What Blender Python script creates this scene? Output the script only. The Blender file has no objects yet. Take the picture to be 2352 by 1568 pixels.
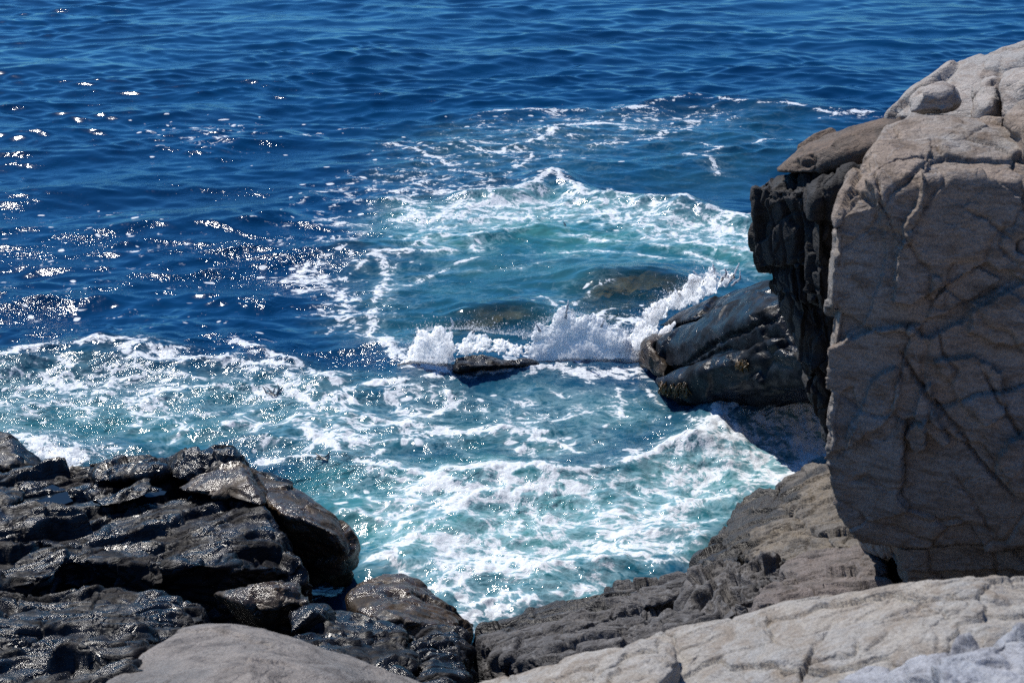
import bpy, bmesh, math, random
import numpy as np
from mathutils import Vector

random.seed(7)
rng = np.random.default_rng(11)
C = bpy.context.scene.collection
R = math.radians

# ------------------------------------------------------------------ camera model
H, PITCH, LENS = 5.5, R(21.5), 50.0
PW, PH = 2351.0, 1568.0                 # photograph coordinates used for taking bearings
F = LENS / 36.0 * PW
cp, sp = math.cos(PITCH), math.sin(PITCH)

def ray(px, py):
    x = (px - PW / 2) / F
    y = -(py - PH / 2) / F
    return np.array([x, cp + y * sp, -sp + y * cp])

def D(px, py, Y):                        # bearing at a known distance
    d = ray(px, py); t = Y / d[1]
    return np.array([0, 0, H]) + d * t

def Z(px, py, z):                        # bearing at a known height
    d = ray(px, py); t = (z - H) / d[2]
    return np.array([0, 0, H]) + d * t

def project(P):
    q = P - np.array([0, 0, H])
    depth = q[:, 1] * cp - q[:, 2] * sp
    up = q[:, 1] * sp + q[:, 2] * cp
    return np.stack([PW / 2 + F * q[:, 0] / depth, PH / 2 - F * up / depth], 1)

# ------------------------------------------------------------------ noise
def _h(ix, iy, iz, seed):
    with np.errstate(over='ignore'):
        h = (ix.astype(np.uint32) * np.uint32(374761393) + iy.astype(np.uint32) * np.uint32(668265263)
             + iz.astype(np.uint32) * np.uint32(2147483647 - 58) + np.uint32((seed * 974634777) & 0xffffffff))
        h = (h ^ (h >> np.uint32(13))) * np.uint32(1274126177)
        h = (h ^ (h >> np.uint32(16))) * np.uint32(2246822519)
        return h ^ (h >> np.uint32(15))

def u01(h): return (h & np.uint32(0xffffff)).astype(np.float32) / 16777215.0

def noise(p, seed=0):                    # gradient noise, about -1..1
    p = np.asarray(p, np.float32)
    i = np.floor(p).astype(np.int64); f = p - i
    w = f * f * f * (f * (f * 6 - 15) + 10)
    out = np.zeros(len(p), np.float32)
    for dx in (0, 1):
        for dy in (0, 1):
            for dz in (0, 1):
                h = _h(i[:, 0] + dx, i[:, 1] + dy, i[:, 2] + dz, seed)
                gx = (h & np.uint32(1023)).astype(np.float32) / 511.5 - 1
                gy = ((h >> np.uint32(10)) & np.uint32(1023)).astype(np.float32) / 511.5 - 1
                gz = ((h >> np.uint32(20)) & np.uint32(1023)).astype(np.float32) / 511.5 - 1
                g = gx * (f[:, 0] - dx) + gy * (f[:, 1] - dy) + gz * (f[:, 2] - dz)
                wx = w[:, 0] if dx else 1 - w[:, 0]
                wy = w[:, 1] if dy else 1 - w[:, 1]
                wz = w[:, 2] if dz else 1 - w[:, 2]
                out += g * wx * wy * wz
    return out * 1.2

def fbm(p, oct=4, seed=0, gain=0.5):
    a, s, o = 1.0, 1.0, 0.0
    for k in range(oct):
        o = o + a * noise(p * s, seed + k * 17); a *= gain; s *= 2.03
    return o

def noise2(x, y, seed=0):
    return noise(np.stack([x, y, np.full_like(x, 0.37)], 1), seed)

def worley(p, seed=0):
    p = np.asarray(p, np.float32)
    i = np.floor(p).astype(np.int64)
    n = len(p)
    f1 = np.full(n, 9e9, np.float32); f2 = np.full(n, 9e9, np.float32)
    cid = np.zeros(n, np.uint32); cv = np.zeros((n, 3), np.float32)
    for dx in (-1, 0, 1):
        for dy in (-1, 0, 1):
            for dz in (-1, 0, 1):
                c = i + np.array([dx, dy, dz])
                h = _h(c[:, 0], c[:, 1], c[:, 2], seed)
                h2 = _h(c[:, 0], c[:, 1], c[:, 2], seed + 101)
                h3 = _h(c[:, 0], c[:, 1], c[:, 2], seed + 202)
                q = c + np.stack([u01(h), u01(h2), u01(h3)], 1)
                v = p - q
                d = np.sqrt((v * v).sum(1))
                nb = d < f1
                f2 = np.where(nb, f1, np.minimum(f2, d))
                f1 = np.where(nb, d, f1)
                cid = np.where(nb, h ^ (h2 << np.uint32(3)), cid)
                cv[nb] = v[nb]
    return f1, f2, cid, cv

def facet(p, seed=0, tilt=0.8):          # broken-rock facets: each cell its own offset and tilt
    f1, f2, cid, cv = worley(p, seed)
    z = np.zeros_like(cid).astype(np.int64)
    a = cid.astype(np.int64)
    o = u01(_h(a, z, z, 5)) * 2 - 1
    t = np.stack([u01(_h(a, z, z, 6)), u01(_h(a, z, z, 7)), u01(_h(a, z, z, 8))], 1) * 2 - 1
    return 0.55 * o + tilt * (t * cv).sum(1), f2 - f1

# ------------------------------------------------------------------ mesh helpers
def new_mesh(name, verts, faces, smooth=True):
    me = bpy.data.meshes.new(name)
    verts = np.ascontiguousarray(verts, np.float32); faces = np.ascontiguousarray(faces, np.int32)
    k = faces.shape[1]
    me.vertices.add(len(verts)); me.vertices.foreach_set('co', verts.ravel())
    me.loops.add(faces.size); me.loops.foreach_set('vertex_index', faces.ravel())
    me.polygons.add(len(faces)); me.polygons.foreach_set('loop_start', np.arange(0, faces.size, k, dtype=np.int32))
    me.update(calc_edges=True)
    if smooth: me.polygons.foreach_set('use_smooth', np.ones(len(faces), bool))
    return me

def link(name, me, mat, label=None, cat=None, group=None, kind=None, origin=None):
    if origin is not None:
        n = len(me.vertices); co = np.zeros(n * 3, np.float32); me.vertices.foreach_get('co', co)
        co = co.reshape(-1, 3) - np.array(origin, np.float32)
        me.vertices.foreach_set('co', co.ravel()); me.update()
    o = bpy.data.objects.new(name, me); C.objects.link(o)
    if origin is not None: o.location = origin
    if mat: me.materials.append(mat)
    if label: o['label'] = label
    if cat: o['category'] = cat
    if group: o['group'] = group
    if kind: o['kind'] = kind
    return o

def remesh(pointsets, voxel, spheres=None):
    bm = bmesh.new()
    for pts in pointsets:
        b = bmesh.new()
        for p in pts: b.verts.new(p)
        bmesh.ops.convex_hull(b, input=b.verts)
        lone = [v for v in b.verts if not v.link_faces]
        if lone: bmesh.ops.delete(b, geom=lone, context='VERTS')
        t = bpy.data.meshes.new('t'); b.to_mesh(t); b.free()
        bm.from_mesh(t); bpy.data.meshes.remove(t)
    me = bpy.data.meshes.new('t'); bm.to_mesh(me); bm.free()
    return voxelise(me, voxel)

def voxelise(me, voxel):
    o = bpy.data.objects.new('t', me); C.objects.link(o)
    m = o.modifiers.new('r', 'REMESH'); m.mode = 'VOXEL'; m.voxel_size = voxel
    dg = bpy.context.evaluated_depsgraph_get(); dg.update()
    e = o.evaluated_get(dg).to_mesh()
    v = np.zeros(len(e.vertices) * 3, np.float32); e.vertices.foreach_get('co', v)
    nq = len(e.polygons); f = np.zeros(len(e.loops), np.int32); e.loops.foreach_get('vertex_index', f)
    f = f.reshape(nq, 4)
    bpy.data.objects.remove(o); bpy.data.meshes.remove(me)
    return v.reshape(-1, 3), f

def normals(v, f):
    a, b, c, d = (v[f[:, k]] for k in range(4))
    n = np.cross(c - a, d - b)
    out = np.stack([np.bincount(f.ravel(), np.repeat(n[:, k], 4), len(v)) for k in range(3)], 1)
    return out / (np.linalg.norm(out, axis=1, keepdims=True) + 1e-9)

def relax(v, f, it):
    e = np.concatenate([f[:, [0, 1]], f[:, [1, 2]], f[:, [2, 3]], f[:, [3, 0]]])
    i = e[:, 0]; j = e[:, 1]
    cnt = np.bincount(i, minlength=len(v)) + np.bincount(j, minlength=len(v))
    for _ in range(it):
        s = np.stack([np.bincount(i, v[j, k], len(v)) + np.bincount(j, v[i, k], len(v)) for k in range(3)], 1)
        v = 0.4 * v + 0.6 * s / cnt[:, None]
    return v

def seg_dist(q, poly):                   # distance of points to a polyline (2-D)
    best = np.full(len(q), 9e9); par = np.zeros(len(q)); n = len(poly) - 1
    for k in range(n):
        a = np.array(poly[k][:2], float); b = np.array(poly[k + 1][:2], float)
        ab = b - a; t = np.clip(((q - a) @ ab) / (ab @ ab + 1e-12), 0, 1)
        d = np.hypot(*(q - a - t[:, None] * ab).T)
        m = d < best; best[m] = d[m]; par[m] = k + t[m]
    return best, par

def inside(q, poly):
    poly = np.array([p[:2] for p in poly], float); r = np.zeros(len(q), bool)
    j = len(poly) - 1
    for i in range(len(poly)):
        xi, yi = poly[i]; xj, yj = poly[j]
        c = ((yi > q[:, 1]) != (yj > q[:, 1])) & (q[:, 0] < (xj - xi) * (q[:, 1] - yi) / (yj - yi + 1e-12) + xi)
        r ^= c; j = i
    return r

def blk(pts, down=0.5, back=0.0, side=0.0):
    o = [np.array(p) for p in pts]
    return o + [p + np.array([side, back, -down]) for p in o]

def rot_to(n):                            # rows: an orthonormal frame with n as third axis
    n = np.array(n, float); n /= np.linalg.norm(n)
    a = np.cross(n, [0.3, 1, 0.1]); a /= np.linalg.norm(a)
    return np.stack([a, np.cross(n, a), n])

def rock(name, label, hulls, mat, voxel=0.02, smooth=3, seed=1, f1=(0.5, 0.06), f2=(0.17, 0.02), fb=(0.4, 0.03),
         fine=0.004, strata=(0.2, -0.3, 1.0), flat=2.2, crack=0.5, cracks=(), plates=(), group=None, cat='rock', ledge=0.0, bed=0.13, post=1, wobf=1.0):
    v, f = remesh(hulls, voxel)
    v = relax(v, f, smooth)
    n = relax(normals(v, f), f, 6); n /= np.linalg.norm(n, axis=1, keepdims=True) + 1e-9
    M = rot_to(strata)
    s = (v @ M.T) * np.array([1, 1, flat])
    # broad undulation
    v = v + n * (fb[1] * fbm(v / fb[0], 2 if ledge else 3, seed))[:, None]
    w = s + 0.10 * np.stack([fbm(v / 0.35, 3, seed + 3), fbm(v / 0.35, 3, seed + 4), fbm(v / 0.35, 3, seed + 5)], 1) * np.array([1, 1, flat])
    d = np.zeros(len(v))
    if f1[1]:
        a, e = facet(w / f1[0], seed + 10)
        d += 1.25 * f1[1] * a - 0.5 * crack * f1[1] * np.exp(-(e / 0.03) ** 2)
    if f2[1]:
        a, e = facet(w / f2[0], seed + 20)
        msk = np.clip(0.5 + 1.4 * fbm(v / 0.8, 2, seed + 31), 0.1, 1)
        d += msk * (1.2 * f2[1] * a - 0.3 * crack * f2[1] * np.exp(-(e / 0.035) ** 2))
    v = relax(v + n * d[:, None], f, post); d = np.zeros(len(v))
    if ledge:                              # bedding: layers standing proud of one another, dark partings between
        ww = w @ np.diag([1, 1, 1 / flat])
        for ax, sp_, amt, wob_, sd in ((ww[:, 2], bed, 1.0, 0.9, 41), (ww[:, 0] + 0.25 * ww[:, 2], bed * 2.7, 0.7, 0.7, 45), (ww[:, 2], bed * 0.36, 0.35, 1.2, 49)):
            q = ax / sp_ + wobf * wob_ * fbm(v / 0.7, 2, seed + sd)
            k = np.floor(q).astype(np.int64); fr = q - k; zz_ = np.zeros_like(k)
            dist = np.minimum(fr, 1 - fr) * sp_
            off = u01(_h(k, zz_ + int(seed), zz_, sd)) - 0.5
            msk = np.clip(0.55 + 1.8 * noise(v / 0.45, seed + sd + 2), 0, 1)
            d += ledge * amt * (1.3 * off * np.clip(dist / 0.012, 0, 1) - 1.5 * msk * np.exp(-(dist / max(0.011, voxel * 0.8)) ** 2))
    v = v + n * d[:, None]
    if cracks or plates:
        q = project(v); n2 = normals(v, f)
        view = np.array([0, 0, H]) - v
        n3 = relax(n, f, 8)
        face = np.clip((n3 * view).sum(1) / np.linalg.norm(view, axis=1) * 4 - 1.2, 0, 1)
        wob = np.stack([fbm(v / 0.10, 4, seed + 51, 0.65), fbm(v / 0.10, 4, seed + 52, 0.65)], 1) * 8
        qq = q + wob
        for poly, h, soft in plates:
            ins = inside(qq, poly); dist, _ = seg_dist(qq, list(poly) + [poly[0]])
            m = np.clip(np.where(ins, dist, -dist) / soft + 0.5, 0, 1)
            v = v + n * (1.5 * h * m * face)[:, None]
        for poly, width, depth in cracks:
            dist, par = seg_dist(qq, poly)
            L = len(poly) - 1
            tap = np.clip(np.minimum(par, L - par) / 0.5, 0.25, 1)
            v = v - n * (depth * tap * np.exp(-(dist / (width * (0.5 + 0.5 * tap))) ** 2) * face)[:, None]
    v = v + n * (fine * (fbm(s / 0.06, 3, seed + 60) + 0.8 * np.abs(noise(s / 0.11, seed + 61))))[:, None]
    me = new_mesh(name, v, f)
    mn, mx = v.min(0), v.max(0)
    return link(name, me, mat, label, cat, group, origin=((mn[0] + mx[0]) / 2, (mn[1] + mx[1]) / 2, mn[2]))

# ------------------------------------------------------------------ materials
def nt(mat):
    mat.use_nodes = True
    t = mat.node_tree; t.nodes.clear()
    return t

class G:                                  # tiny node-graph writer
    def __init__(s, t): s.t = t
    def n(s, typ, **kw):
        x = s.t.nodes.new(typ)
        for k, v in kw.items():
            if k == 'i':
                for kk, vv in v.items():
                    sock = x.inputs[kk]
                    if hasattr(vv, 'is_linked'): s.t.links.new(vv, sock)
                    else: sock.default_value = vv
            else: setattr(x, k, v)
        return x
    def math(s, op, a, b=0.0, c=0.0, clamp=False):
        x = s.n('ShaderNodeMath', operation=op, use_clamp=clamp, i={0: a, 1: b, 2: c}); return x.outputs[0]
    def noise(s, vec, scale, detail=4, rough=0.55, dist=0.0):
        x = s.n('ShaderNodeTexNoise', i={'Vector': vec, 'Scale': scale, 'Detail': detail, 'Roughness': rough, 'Distortion': dist}); return x.outputs[0]
    def ss(s, v, a, b, lo=0.0, hi=1.0):
        x = s.n('ShaderNodeMapRange', interpolation_type='SMOOTHSTEP', i={'Value': v, 'From Min': a, 'From Max': b, 'To Min': lo, 'To Max': hi}); return x.outputs[0]
    def mix(s, f, a, b):
        x = s.n('ShaderNodeMix', data_type='RGBA'); 
        for sock, val in ((x.inputs[0], f), (x.inputs[6], a), (x.inputs[7], b)):
            if hasattr(val, 'is_linked'): s.t.links.new(val, sock)
            else: sock.default_value = val if not isinstance(val, tuple) or len(val) == 4 else (*val, 1)
        return x.outputs[2]
    def bump(s, h, strength, dist, normal=None):
        x = s.n('ShaderNodeBump', i={'Height': h, 'Strength': strength, 'Distance': dist})
        if normal is not None: s.t.links.new(normal, x.inputs['Normal'])
        return x.outputs[0]
    def link(s, a, b): s.t.links.new(a, b)

def rock_mat(name, a, b, c, rough=0.85, wet=0.0, wetline=None, bump=1.0, rot=(0.3, -0.4, 0.5), vein=0.0, spec=0.35, patch=None):
    m = bpy.data.materials.new(name); g = G(nt(m))
    co = g.n('ShaderNodeTexCoord').outputs['Object']
    mp = g.n('ShaderNodeMapping', i={'Vector': co, 'Rotation': rot, 'Scale': (1, 1, 3.2)}).outputs[0]
    big = g.noise(co, 1.6, 4, 0.6)
    mid = g.noise(mp, 6, 6, 0.65, 0.6)
    grain = g.noise(co, 90, 3, 0.7)
    col = g.mix(g.ss(big, 0.38, 0.64), (*a, 1), (*b, 1))
    col = g.mix(g.ss(mid, 0.42, 0.68), col, (*c, 1))
    dk = g.ss(grain, 0.3, 0.7, 0.72, 1.22)
    col = g.n('ShaderNodeMix', data_type='RGBA', blend_type='MULTIPLY')
    src = None
    x = g.t.nodes
    base = [n for n in x if n.bl_idname == 'ShaderNodeMix'][1].outputs[2]
    col.inputs[0].default_value = 1
    g.link(base, col.inputs[6])
    cm = g.n('ShaderNodeCombineColor', i={0: dk, 1: dk, 2: dk}); g.link(cm.outputs[0], col.inputs[7])
    out = col.outputs[2]
    if patch:
        pm = g.ss(g.noise(co, patch[1], 5, 0.6, 0.8), patch[2], patch[2] + 0.1)
        out = g.mix(pm, out, (*patch[0], 1))
    if vein:
        vn = g.noise(mp, 2.3, 3, 0.5, 1.5)
        vm = g.ss(g.math('ABSOLUTE', g.math('SUBTRACT', vn, 0.5)), 0.0, 0.018, vein, 0)
        out = g.mix(vm, out, (0.42, 0.42, 0.42, 1))
    rf = rough
    if wetline is not None:
        pos = g.n('ShaderNodeNewGeometry').outputs['Position']
        z = g.n('ShaderNodeSeparateXYZ', i={0: pos}).outputs[2]
        wl = g.math('ADD', z, g.math('MULTIPLY', g.math('SUBTRACT', big, 0.5), 1.1))
        wm = g.ss(wl, wetline, wetline + 0.10, 1, 0)
        out = g.mix(wm, out, g.mix(0.78, out, (0.006, 0.007, 0.009, 1)))
        rf = g.math('MULTIPLY_ADD', wm, -(rough - 0.42), rough)
    elif wet:
        dry = g.ss(g.noise(co, 3.2, 5, 0.65), 0.42, 0.6)
        rf = g.math('MULTIPLY_ADD', dry, 0.34, 0.19)
        spec = g.math('MULTIPLY_ADD', dry, -0.75 * spec, spec)
    h1 = g.noise(mp, 9, 8, 0.66, 0.4)
    h2 = g.noise(co, 45, 5, 0.65)
    vo = g.n('ShaderNodeTexVoronoi', feature='DISTANCE_TO_EDGE', i={'Vector': g.n('ShaderNodeVectorMath', operation='ADD', i={0: mp, 1: g.n('ShaderNodeVectorMath', operation='SCALE', i={0: g.n('ShaderNodeTexNoise', i={'Vector': co, 'Scale': 5.0, 'Detail': 3}).outputs['Color'], 'Scale': 0.5}).outputs[0]}).outputs[0], 'Scale': 2.6}).outputs['Distance']
    ck = g.ss(vo, 0.0, 0.035)
    wk = 0.5 if wet else 1.0
    nb = g.bump(h1, 0.55 * bump * wk, 0.06)
    nb = g.bump(ck, 0.35 * bump, 0.02, nb)
    nb = g.bump(h2, 0.6 * bump * (0.45 if wet else 1.0), 0.012, nb)
    b_ = g.n('ShaderNodeBsdfPrincipled', i={'Base Color': out, 'Roughness': rf, 'Normal': nb, 'Specular IOR Level': spec})
    o = g.n('ShaderNodeOutputMaterial'); g.link(b_.outputs[0], o.inputs[0])
    return m

M_pale = rock_mat('pale_dry_rock', (0.36, 0.33, 0.29), (0.31, 0.305, 0.295), (0.25, 0.215, 0.18), vein=0.3)
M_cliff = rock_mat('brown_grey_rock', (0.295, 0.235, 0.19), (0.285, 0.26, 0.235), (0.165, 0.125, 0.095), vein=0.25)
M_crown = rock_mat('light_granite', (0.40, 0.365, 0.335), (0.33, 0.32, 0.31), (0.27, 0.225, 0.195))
M_slabtop = rock_mat('brown_slab_rock', (0.17, 0.125, 0.095), (0.13, 0.11, 0.095), (0.08, 0.065, 0.055))
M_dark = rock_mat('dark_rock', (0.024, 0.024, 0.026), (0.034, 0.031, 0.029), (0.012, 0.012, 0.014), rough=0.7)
M_wet = rock_mat('wet_black_rock', (0.011, 0.012, 0.016), (0.019, 0.016, 0.015), (0.006, 0.007, 0.009), wet=1, spec=0.5, bump=1.3)
M_wetbrown = rock_mat('wet_brown_rock', (0.075, 0.05, 0.03), (0.05, 0.038, 0.026), (0.025, 0.02, 0.016), wet=1, spec=0.6, bump=1.2)
M_whale = rock_mat('smooth_wet_slate', (0.018, 0.021, 0.027), (0.012, 0.014, 0.018), (0.008, 0.009, 0.011), wet=1, spec=0.25, bump=0.7)
M_ledge = rock_mat('layered_ledge_rock', (0.20, 0.168, 0.13), (0.15, 0.137, 0.123), (0.08, 0.07, 0.06), rough=0.75, wetline=0.55, vein=0.15)
M_damp = rock_mat('damp_grey_rock', (0.235, 0.205, 0.18), (0.16, 0.15, 0.142), (0.10, 0.082, 0.07), rough=0.55, spec=0.5)
M_greyl = rock_mat('grey_layered_rock', (0.135, 0.127, 0.124), (0.10, 0.097, 0.098), (0.055, 0.052, 0.052), rough=0.7, vein=0.2, wetline=0.62)
M_pink = rock_mat('pinkish_grey_rock', (0.19, 0.16, 0.148), (0.15, 0.137, 0.13), (0.09, 0.078, 0.072), rough=0.75)
M_quartz = rock_mat('bluish_white_rock', (0.38, 0.39, 0.42), (0.30, 0.32, 0.36), (0.20, 0.2, 0.22), vein=0.4, patch=((0.28, 0.2, 0.12), 1.7, 0.66))
M_under = rock_mat('weedy_underwater_rock', (0.27, 0.17, 0.06), (0.16, 0.115, 0.045), (0.04, 0.04, 0.02), rough=0.6)

# ------------------------------------------------------------------ rocks
# --- the tall cliff on the right
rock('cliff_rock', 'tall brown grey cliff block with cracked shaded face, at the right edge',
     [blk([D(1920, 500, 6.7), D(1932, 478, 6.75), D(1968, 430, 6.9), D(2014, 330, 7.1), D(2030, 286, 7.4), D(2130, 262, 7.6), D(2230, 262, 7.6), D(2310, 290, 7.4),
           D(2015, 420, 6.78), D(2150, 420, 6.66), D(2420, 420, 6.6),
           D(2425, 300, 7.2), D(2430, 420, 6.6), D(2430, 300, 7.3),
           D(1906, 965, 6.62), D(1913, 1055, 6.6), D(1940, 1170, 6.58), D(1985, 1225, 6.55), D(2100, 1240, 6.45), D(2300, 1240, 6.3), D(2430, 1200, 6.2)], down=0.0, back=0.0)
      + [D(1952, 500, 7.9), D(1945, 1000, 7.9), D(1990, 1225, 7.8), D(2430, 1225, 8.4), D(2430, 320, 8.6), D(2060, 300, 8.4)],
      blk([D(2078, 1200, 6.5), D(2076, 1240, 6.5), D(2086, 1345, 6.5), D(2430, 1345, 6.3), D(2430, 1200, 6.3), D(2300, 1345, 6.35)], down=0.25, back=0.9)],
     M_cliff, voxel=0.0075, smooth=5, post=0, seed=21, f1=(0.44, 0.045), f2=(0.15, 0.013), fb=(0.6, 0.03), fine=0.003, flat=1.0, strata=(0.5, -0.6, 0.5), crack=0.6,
     plates=[([(1915, 790), (1990, 760), (2070, 745), (2130, 770), (2200, 740), (2250, 690), (2360, 640), (2360, 1300), (1900, 1300)], 0.038, 2.5),
             ([(2125, 420), (2210, 400), (2300, 430), (2360, 470), (2360, 640), (2250, 600), (2190, 640), (2090, 700), (2050, 690), (2070, 520)], 0.041, 2.5),
             ([(1990, 420), (2060, 385), (2130, 372), (2125, 430), (2090, 540), (2060, 580), (2030, 500)], 0.030, 2.5),
             ([(2000, 330), (2060, 300), (2130, 310), (2140, 360), (2060, 380), (2000, 415)], 0.022, 2.5),
             ([(2125, 880), (2140, 870), (2150, 935), (2185, 1000), (2165, 1010), (2100, 940)], 0.038, 2.5),
             ([(2110, 950), (2135, 945), (2128, 1015), (2105, 1022), (2080, 985)], 0.045, 2.5),
             ([(1990, 905), (2010, 860), (2060, 830), (2075, 870), (2060, 930), (2030, 960), (1960, 1010), (1940, 1000)], 0.026, 2.5),
             ([(2150, 820), (2230, 810), (2290, 850), (2300, 940), (2260, 970), (2200, 900)], 0.030, 2.5),
             ([(2230, 690), (2300, 660), (2351, 690), (2351, 790), (2280, 780), (2220, 760)], 0.026, 2.5),
             ([(2180, 640), (2240, 610), (2300, 640), (2230, 680), (2170, 720), (2120, 730)], 0.022, 2.5),
             ([(2310, 1000), (2360, 980), (2360, 1120), (2330, 1120), (2295, 1050)], 0.034, 2.5),
             ([(1925, 900), (1965, 880), (1975, 950), (1935, 1040), (1915, 1040)], -0.015, 2.5),
             ([(1920, 500), (1985, 440), (2010, 470), (2040, 590), (1990, 740), (1915, 790)], -0.015, 2.5)],
     cracks=[([(2060, 790), (2100, 850), (2150, 920), (2200, 980), (2260, 1060), (2330, 1130)], 4, 0.048),
             ([(2010, 395), (2025, 470), (2060, 560)], 4, 0.032),
             ([(2240, 830), (2280, 900), (2330, 980), (2351, 1000)], 4, 0.040),
             ([(2180, 1060), (2240, 1150), (2290, 1220)], 4, 0.024),
             ([(2200, 480), (2260, 500), (2330, 560)], 4, 0.024),
             ([(2300, 500), (2290, 560), (2330, 620)], 4, 0.020),
             ([(2150, 740), (2160, 800), (2190, 840), (2180, 880)], 4, 0.028),
             ([(1940, 1100), (2000, 1080), (2040, 1120), (2120, 1100)], 4, 0.016),
             ([(2060, 1150), (2120, 1190), (2200, 1180), (2300, 1210)], 4, 0.016)], cat='cliff')
# crown of light boulders above the cliff
rock('granite_boulder', 'light grey sloping granite crown forming the highest skyline at the upper right',
     [[D(2040, 268, 9.4), D(2131, 192, 9.4), D(2166, 153, 9.5), D(2215, 129, 9.5), D(2262, 121, 9.5), D(2305, 104, 9.4), D(2351, 90, 9.3), D(2480, 60, 9.2), D(2600, 60, 9.2),
       D(2150, 260, 8.7), D(2250, 290, 8.5), D(2600, 320, 8.3), D(2160, 420, 9.5), D(2600, 500, 9.6), D(2200, 180, 10.4), D(2600, 110, 10.6), D(2100, 330, 10.4), D(2600, 400, 10.4)]],
     M_crown, voxel=0.018, smooth=6, seed=33, f1=(0.6, 0.05), f2=(0.22, 0.014), fb=(0.5, 0.04), flat=1.2, strata=(-0.6, -0.4, 0.6), crack=0.7,
     cracks=[([(2110, 195), (2160, 175), (2200, 160), (2260, 165), (2266, 190), (2245, 240)], 5, 0.06), ([(2310, 110), (2290, 170), (2285, 240)], 5, 0.05)])
rock('granite_boulder', 'small rounded light boulder sitting at the crest above the grey quartz patch',
     [[D(2087, 222, 8.2), D(2112, 204, 8.2), D(2163, 188, 8.3), D(2194, 207, 8.2), D(2206, 232, 8.05), D(2168, 254, 7.9), D(2089, 260, 7.95), D(2120, 215, 7.95), D(2170, 208, 7.95),
       D(2100, 262, 8.5), D(2200, 250, 8.6), D(2150, 205, 8.6)]], M_crown, voxel=0.012, smooth=6, seed=35, f1=(0.3, 0.015), f2=(0.1, 0.006), fb=(0.25, 0.02))
rock('granite_boulder', 'rounded light column of stone right of the small crest boulder',
     [[D(2232, 270, 7.75), D(2236, 230, 7.85), D(2262, 190, 8.0), D(2285, 180, 8.05), D(2300, 200, 7.95), D(2290, 290, 7.7), D(2250, 290, 7.7), D(2275, 240, 7.65), D(2240, 200, 8.6), D(2300, 200, 8.6), D(2260, 320, 8.3)]],
     M_crown, voxel=0.012, smooth=6, seed=36, f1=(0.3, 0.02), f2=(0.1, 0.006), fb=(0.25, 0.02))
rock('granite_boulder', 'light bulging boulder cut by the right edge under the skyline',
     [[D(2300, 240, 7.5), D(2296, 190, 7.7), D(2330, 160, 7.8), D(2400, 140, 7.8), D(2500, 180, 7.6), D(2440, 260, 7.3), D(2320, 275, 7.4), D(2360, 190, 7.5), D(2310, 170, 8.4), D(2500, 160, 8.4), D(2400, 320, 8.2)]],
     M_crown, voxel=0.013, smooth=7, seed=37, f1=(0.35, 0.02), f2=(0.12, 0.008), fb=(0.3, 0.03))
rock('granite_boulder', 'grey rounded boulder wedged against the cliff top at the right edge',
     [[D(2318, 330, 7.05), D(2312, 270, 7.1), D(2340, 235, 7.2), D(2420, 220, 7.2), D(2480, 330, 6.95), D(2400, 420, 6.8), D(2340, 390, 6.85), D(2380, 300, 6.8), D(2330, 280, 7.8), D(2480, 260, 7.8), D(2400, 420, 7.6)]],
     M_cliff, voxel=0.013, smooth=7, seed=38, f1=(0.35, 0.02), f2=(0.12, 0.008), fb=(0.3, 0.03))

# --- dark outcrop behind the cliff
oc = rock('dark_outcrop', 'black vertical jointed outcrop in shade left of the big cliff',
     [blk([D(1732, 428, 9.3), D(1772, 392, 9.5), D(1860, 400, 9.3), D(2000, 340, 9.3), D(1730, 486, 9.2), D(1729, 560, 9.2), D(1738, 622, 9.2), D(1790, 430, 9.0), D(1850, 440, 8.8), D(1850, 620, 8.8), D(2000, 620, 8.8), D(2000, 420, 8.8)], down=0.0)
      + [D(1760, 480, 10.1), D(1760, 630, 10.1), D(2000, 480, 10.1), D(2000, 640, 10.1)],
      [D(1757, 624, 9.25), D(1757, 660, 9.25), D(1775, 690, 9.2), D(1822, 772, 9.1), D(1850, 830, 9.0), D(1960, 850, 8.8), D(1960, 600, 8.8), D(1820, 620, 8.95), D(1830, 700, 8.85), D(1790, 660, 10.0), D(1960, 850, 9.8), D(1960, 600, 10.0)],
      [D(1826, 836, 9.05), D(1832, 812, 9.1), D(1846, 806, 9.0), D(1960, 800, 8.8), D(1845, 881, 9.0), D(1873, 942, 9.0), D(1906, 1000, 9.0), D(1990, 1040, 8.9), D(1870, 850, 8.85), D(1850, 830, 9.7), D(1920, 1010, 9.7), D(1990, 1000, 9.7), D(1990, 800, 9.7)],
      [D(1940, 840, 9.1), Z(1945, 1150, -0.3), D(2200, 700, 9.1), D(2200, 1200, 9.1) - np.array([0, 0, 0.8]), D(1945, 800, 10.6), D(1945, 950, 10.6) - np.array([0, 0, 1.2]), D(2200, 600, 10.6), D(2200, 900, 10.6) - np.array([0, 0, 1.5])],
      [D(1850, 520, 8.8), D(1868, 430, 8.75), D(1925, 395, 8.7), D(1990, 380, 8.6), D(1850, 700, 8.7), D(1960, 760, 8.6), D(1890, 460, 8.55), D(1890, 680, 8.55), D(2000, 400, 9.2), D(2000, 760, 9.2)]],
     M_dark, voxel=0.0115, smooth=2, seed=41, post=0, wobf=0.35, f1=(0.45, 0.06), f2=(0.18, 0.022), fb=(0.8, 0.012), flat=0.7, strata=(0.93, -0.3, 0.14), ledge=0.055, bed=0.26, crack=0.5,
     cracks=[([(1757, 624), (1800, 620), (1850, 615), (1920, 612)], 7, 0.08), ([(1840, 470), (1850, 560), (1880, 700), (1905, 790)], 6, 0.07), ([(1800, 440), (1830, 520), (1860, 560)], 5, 0.05)], cat='outcrop')
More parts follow.
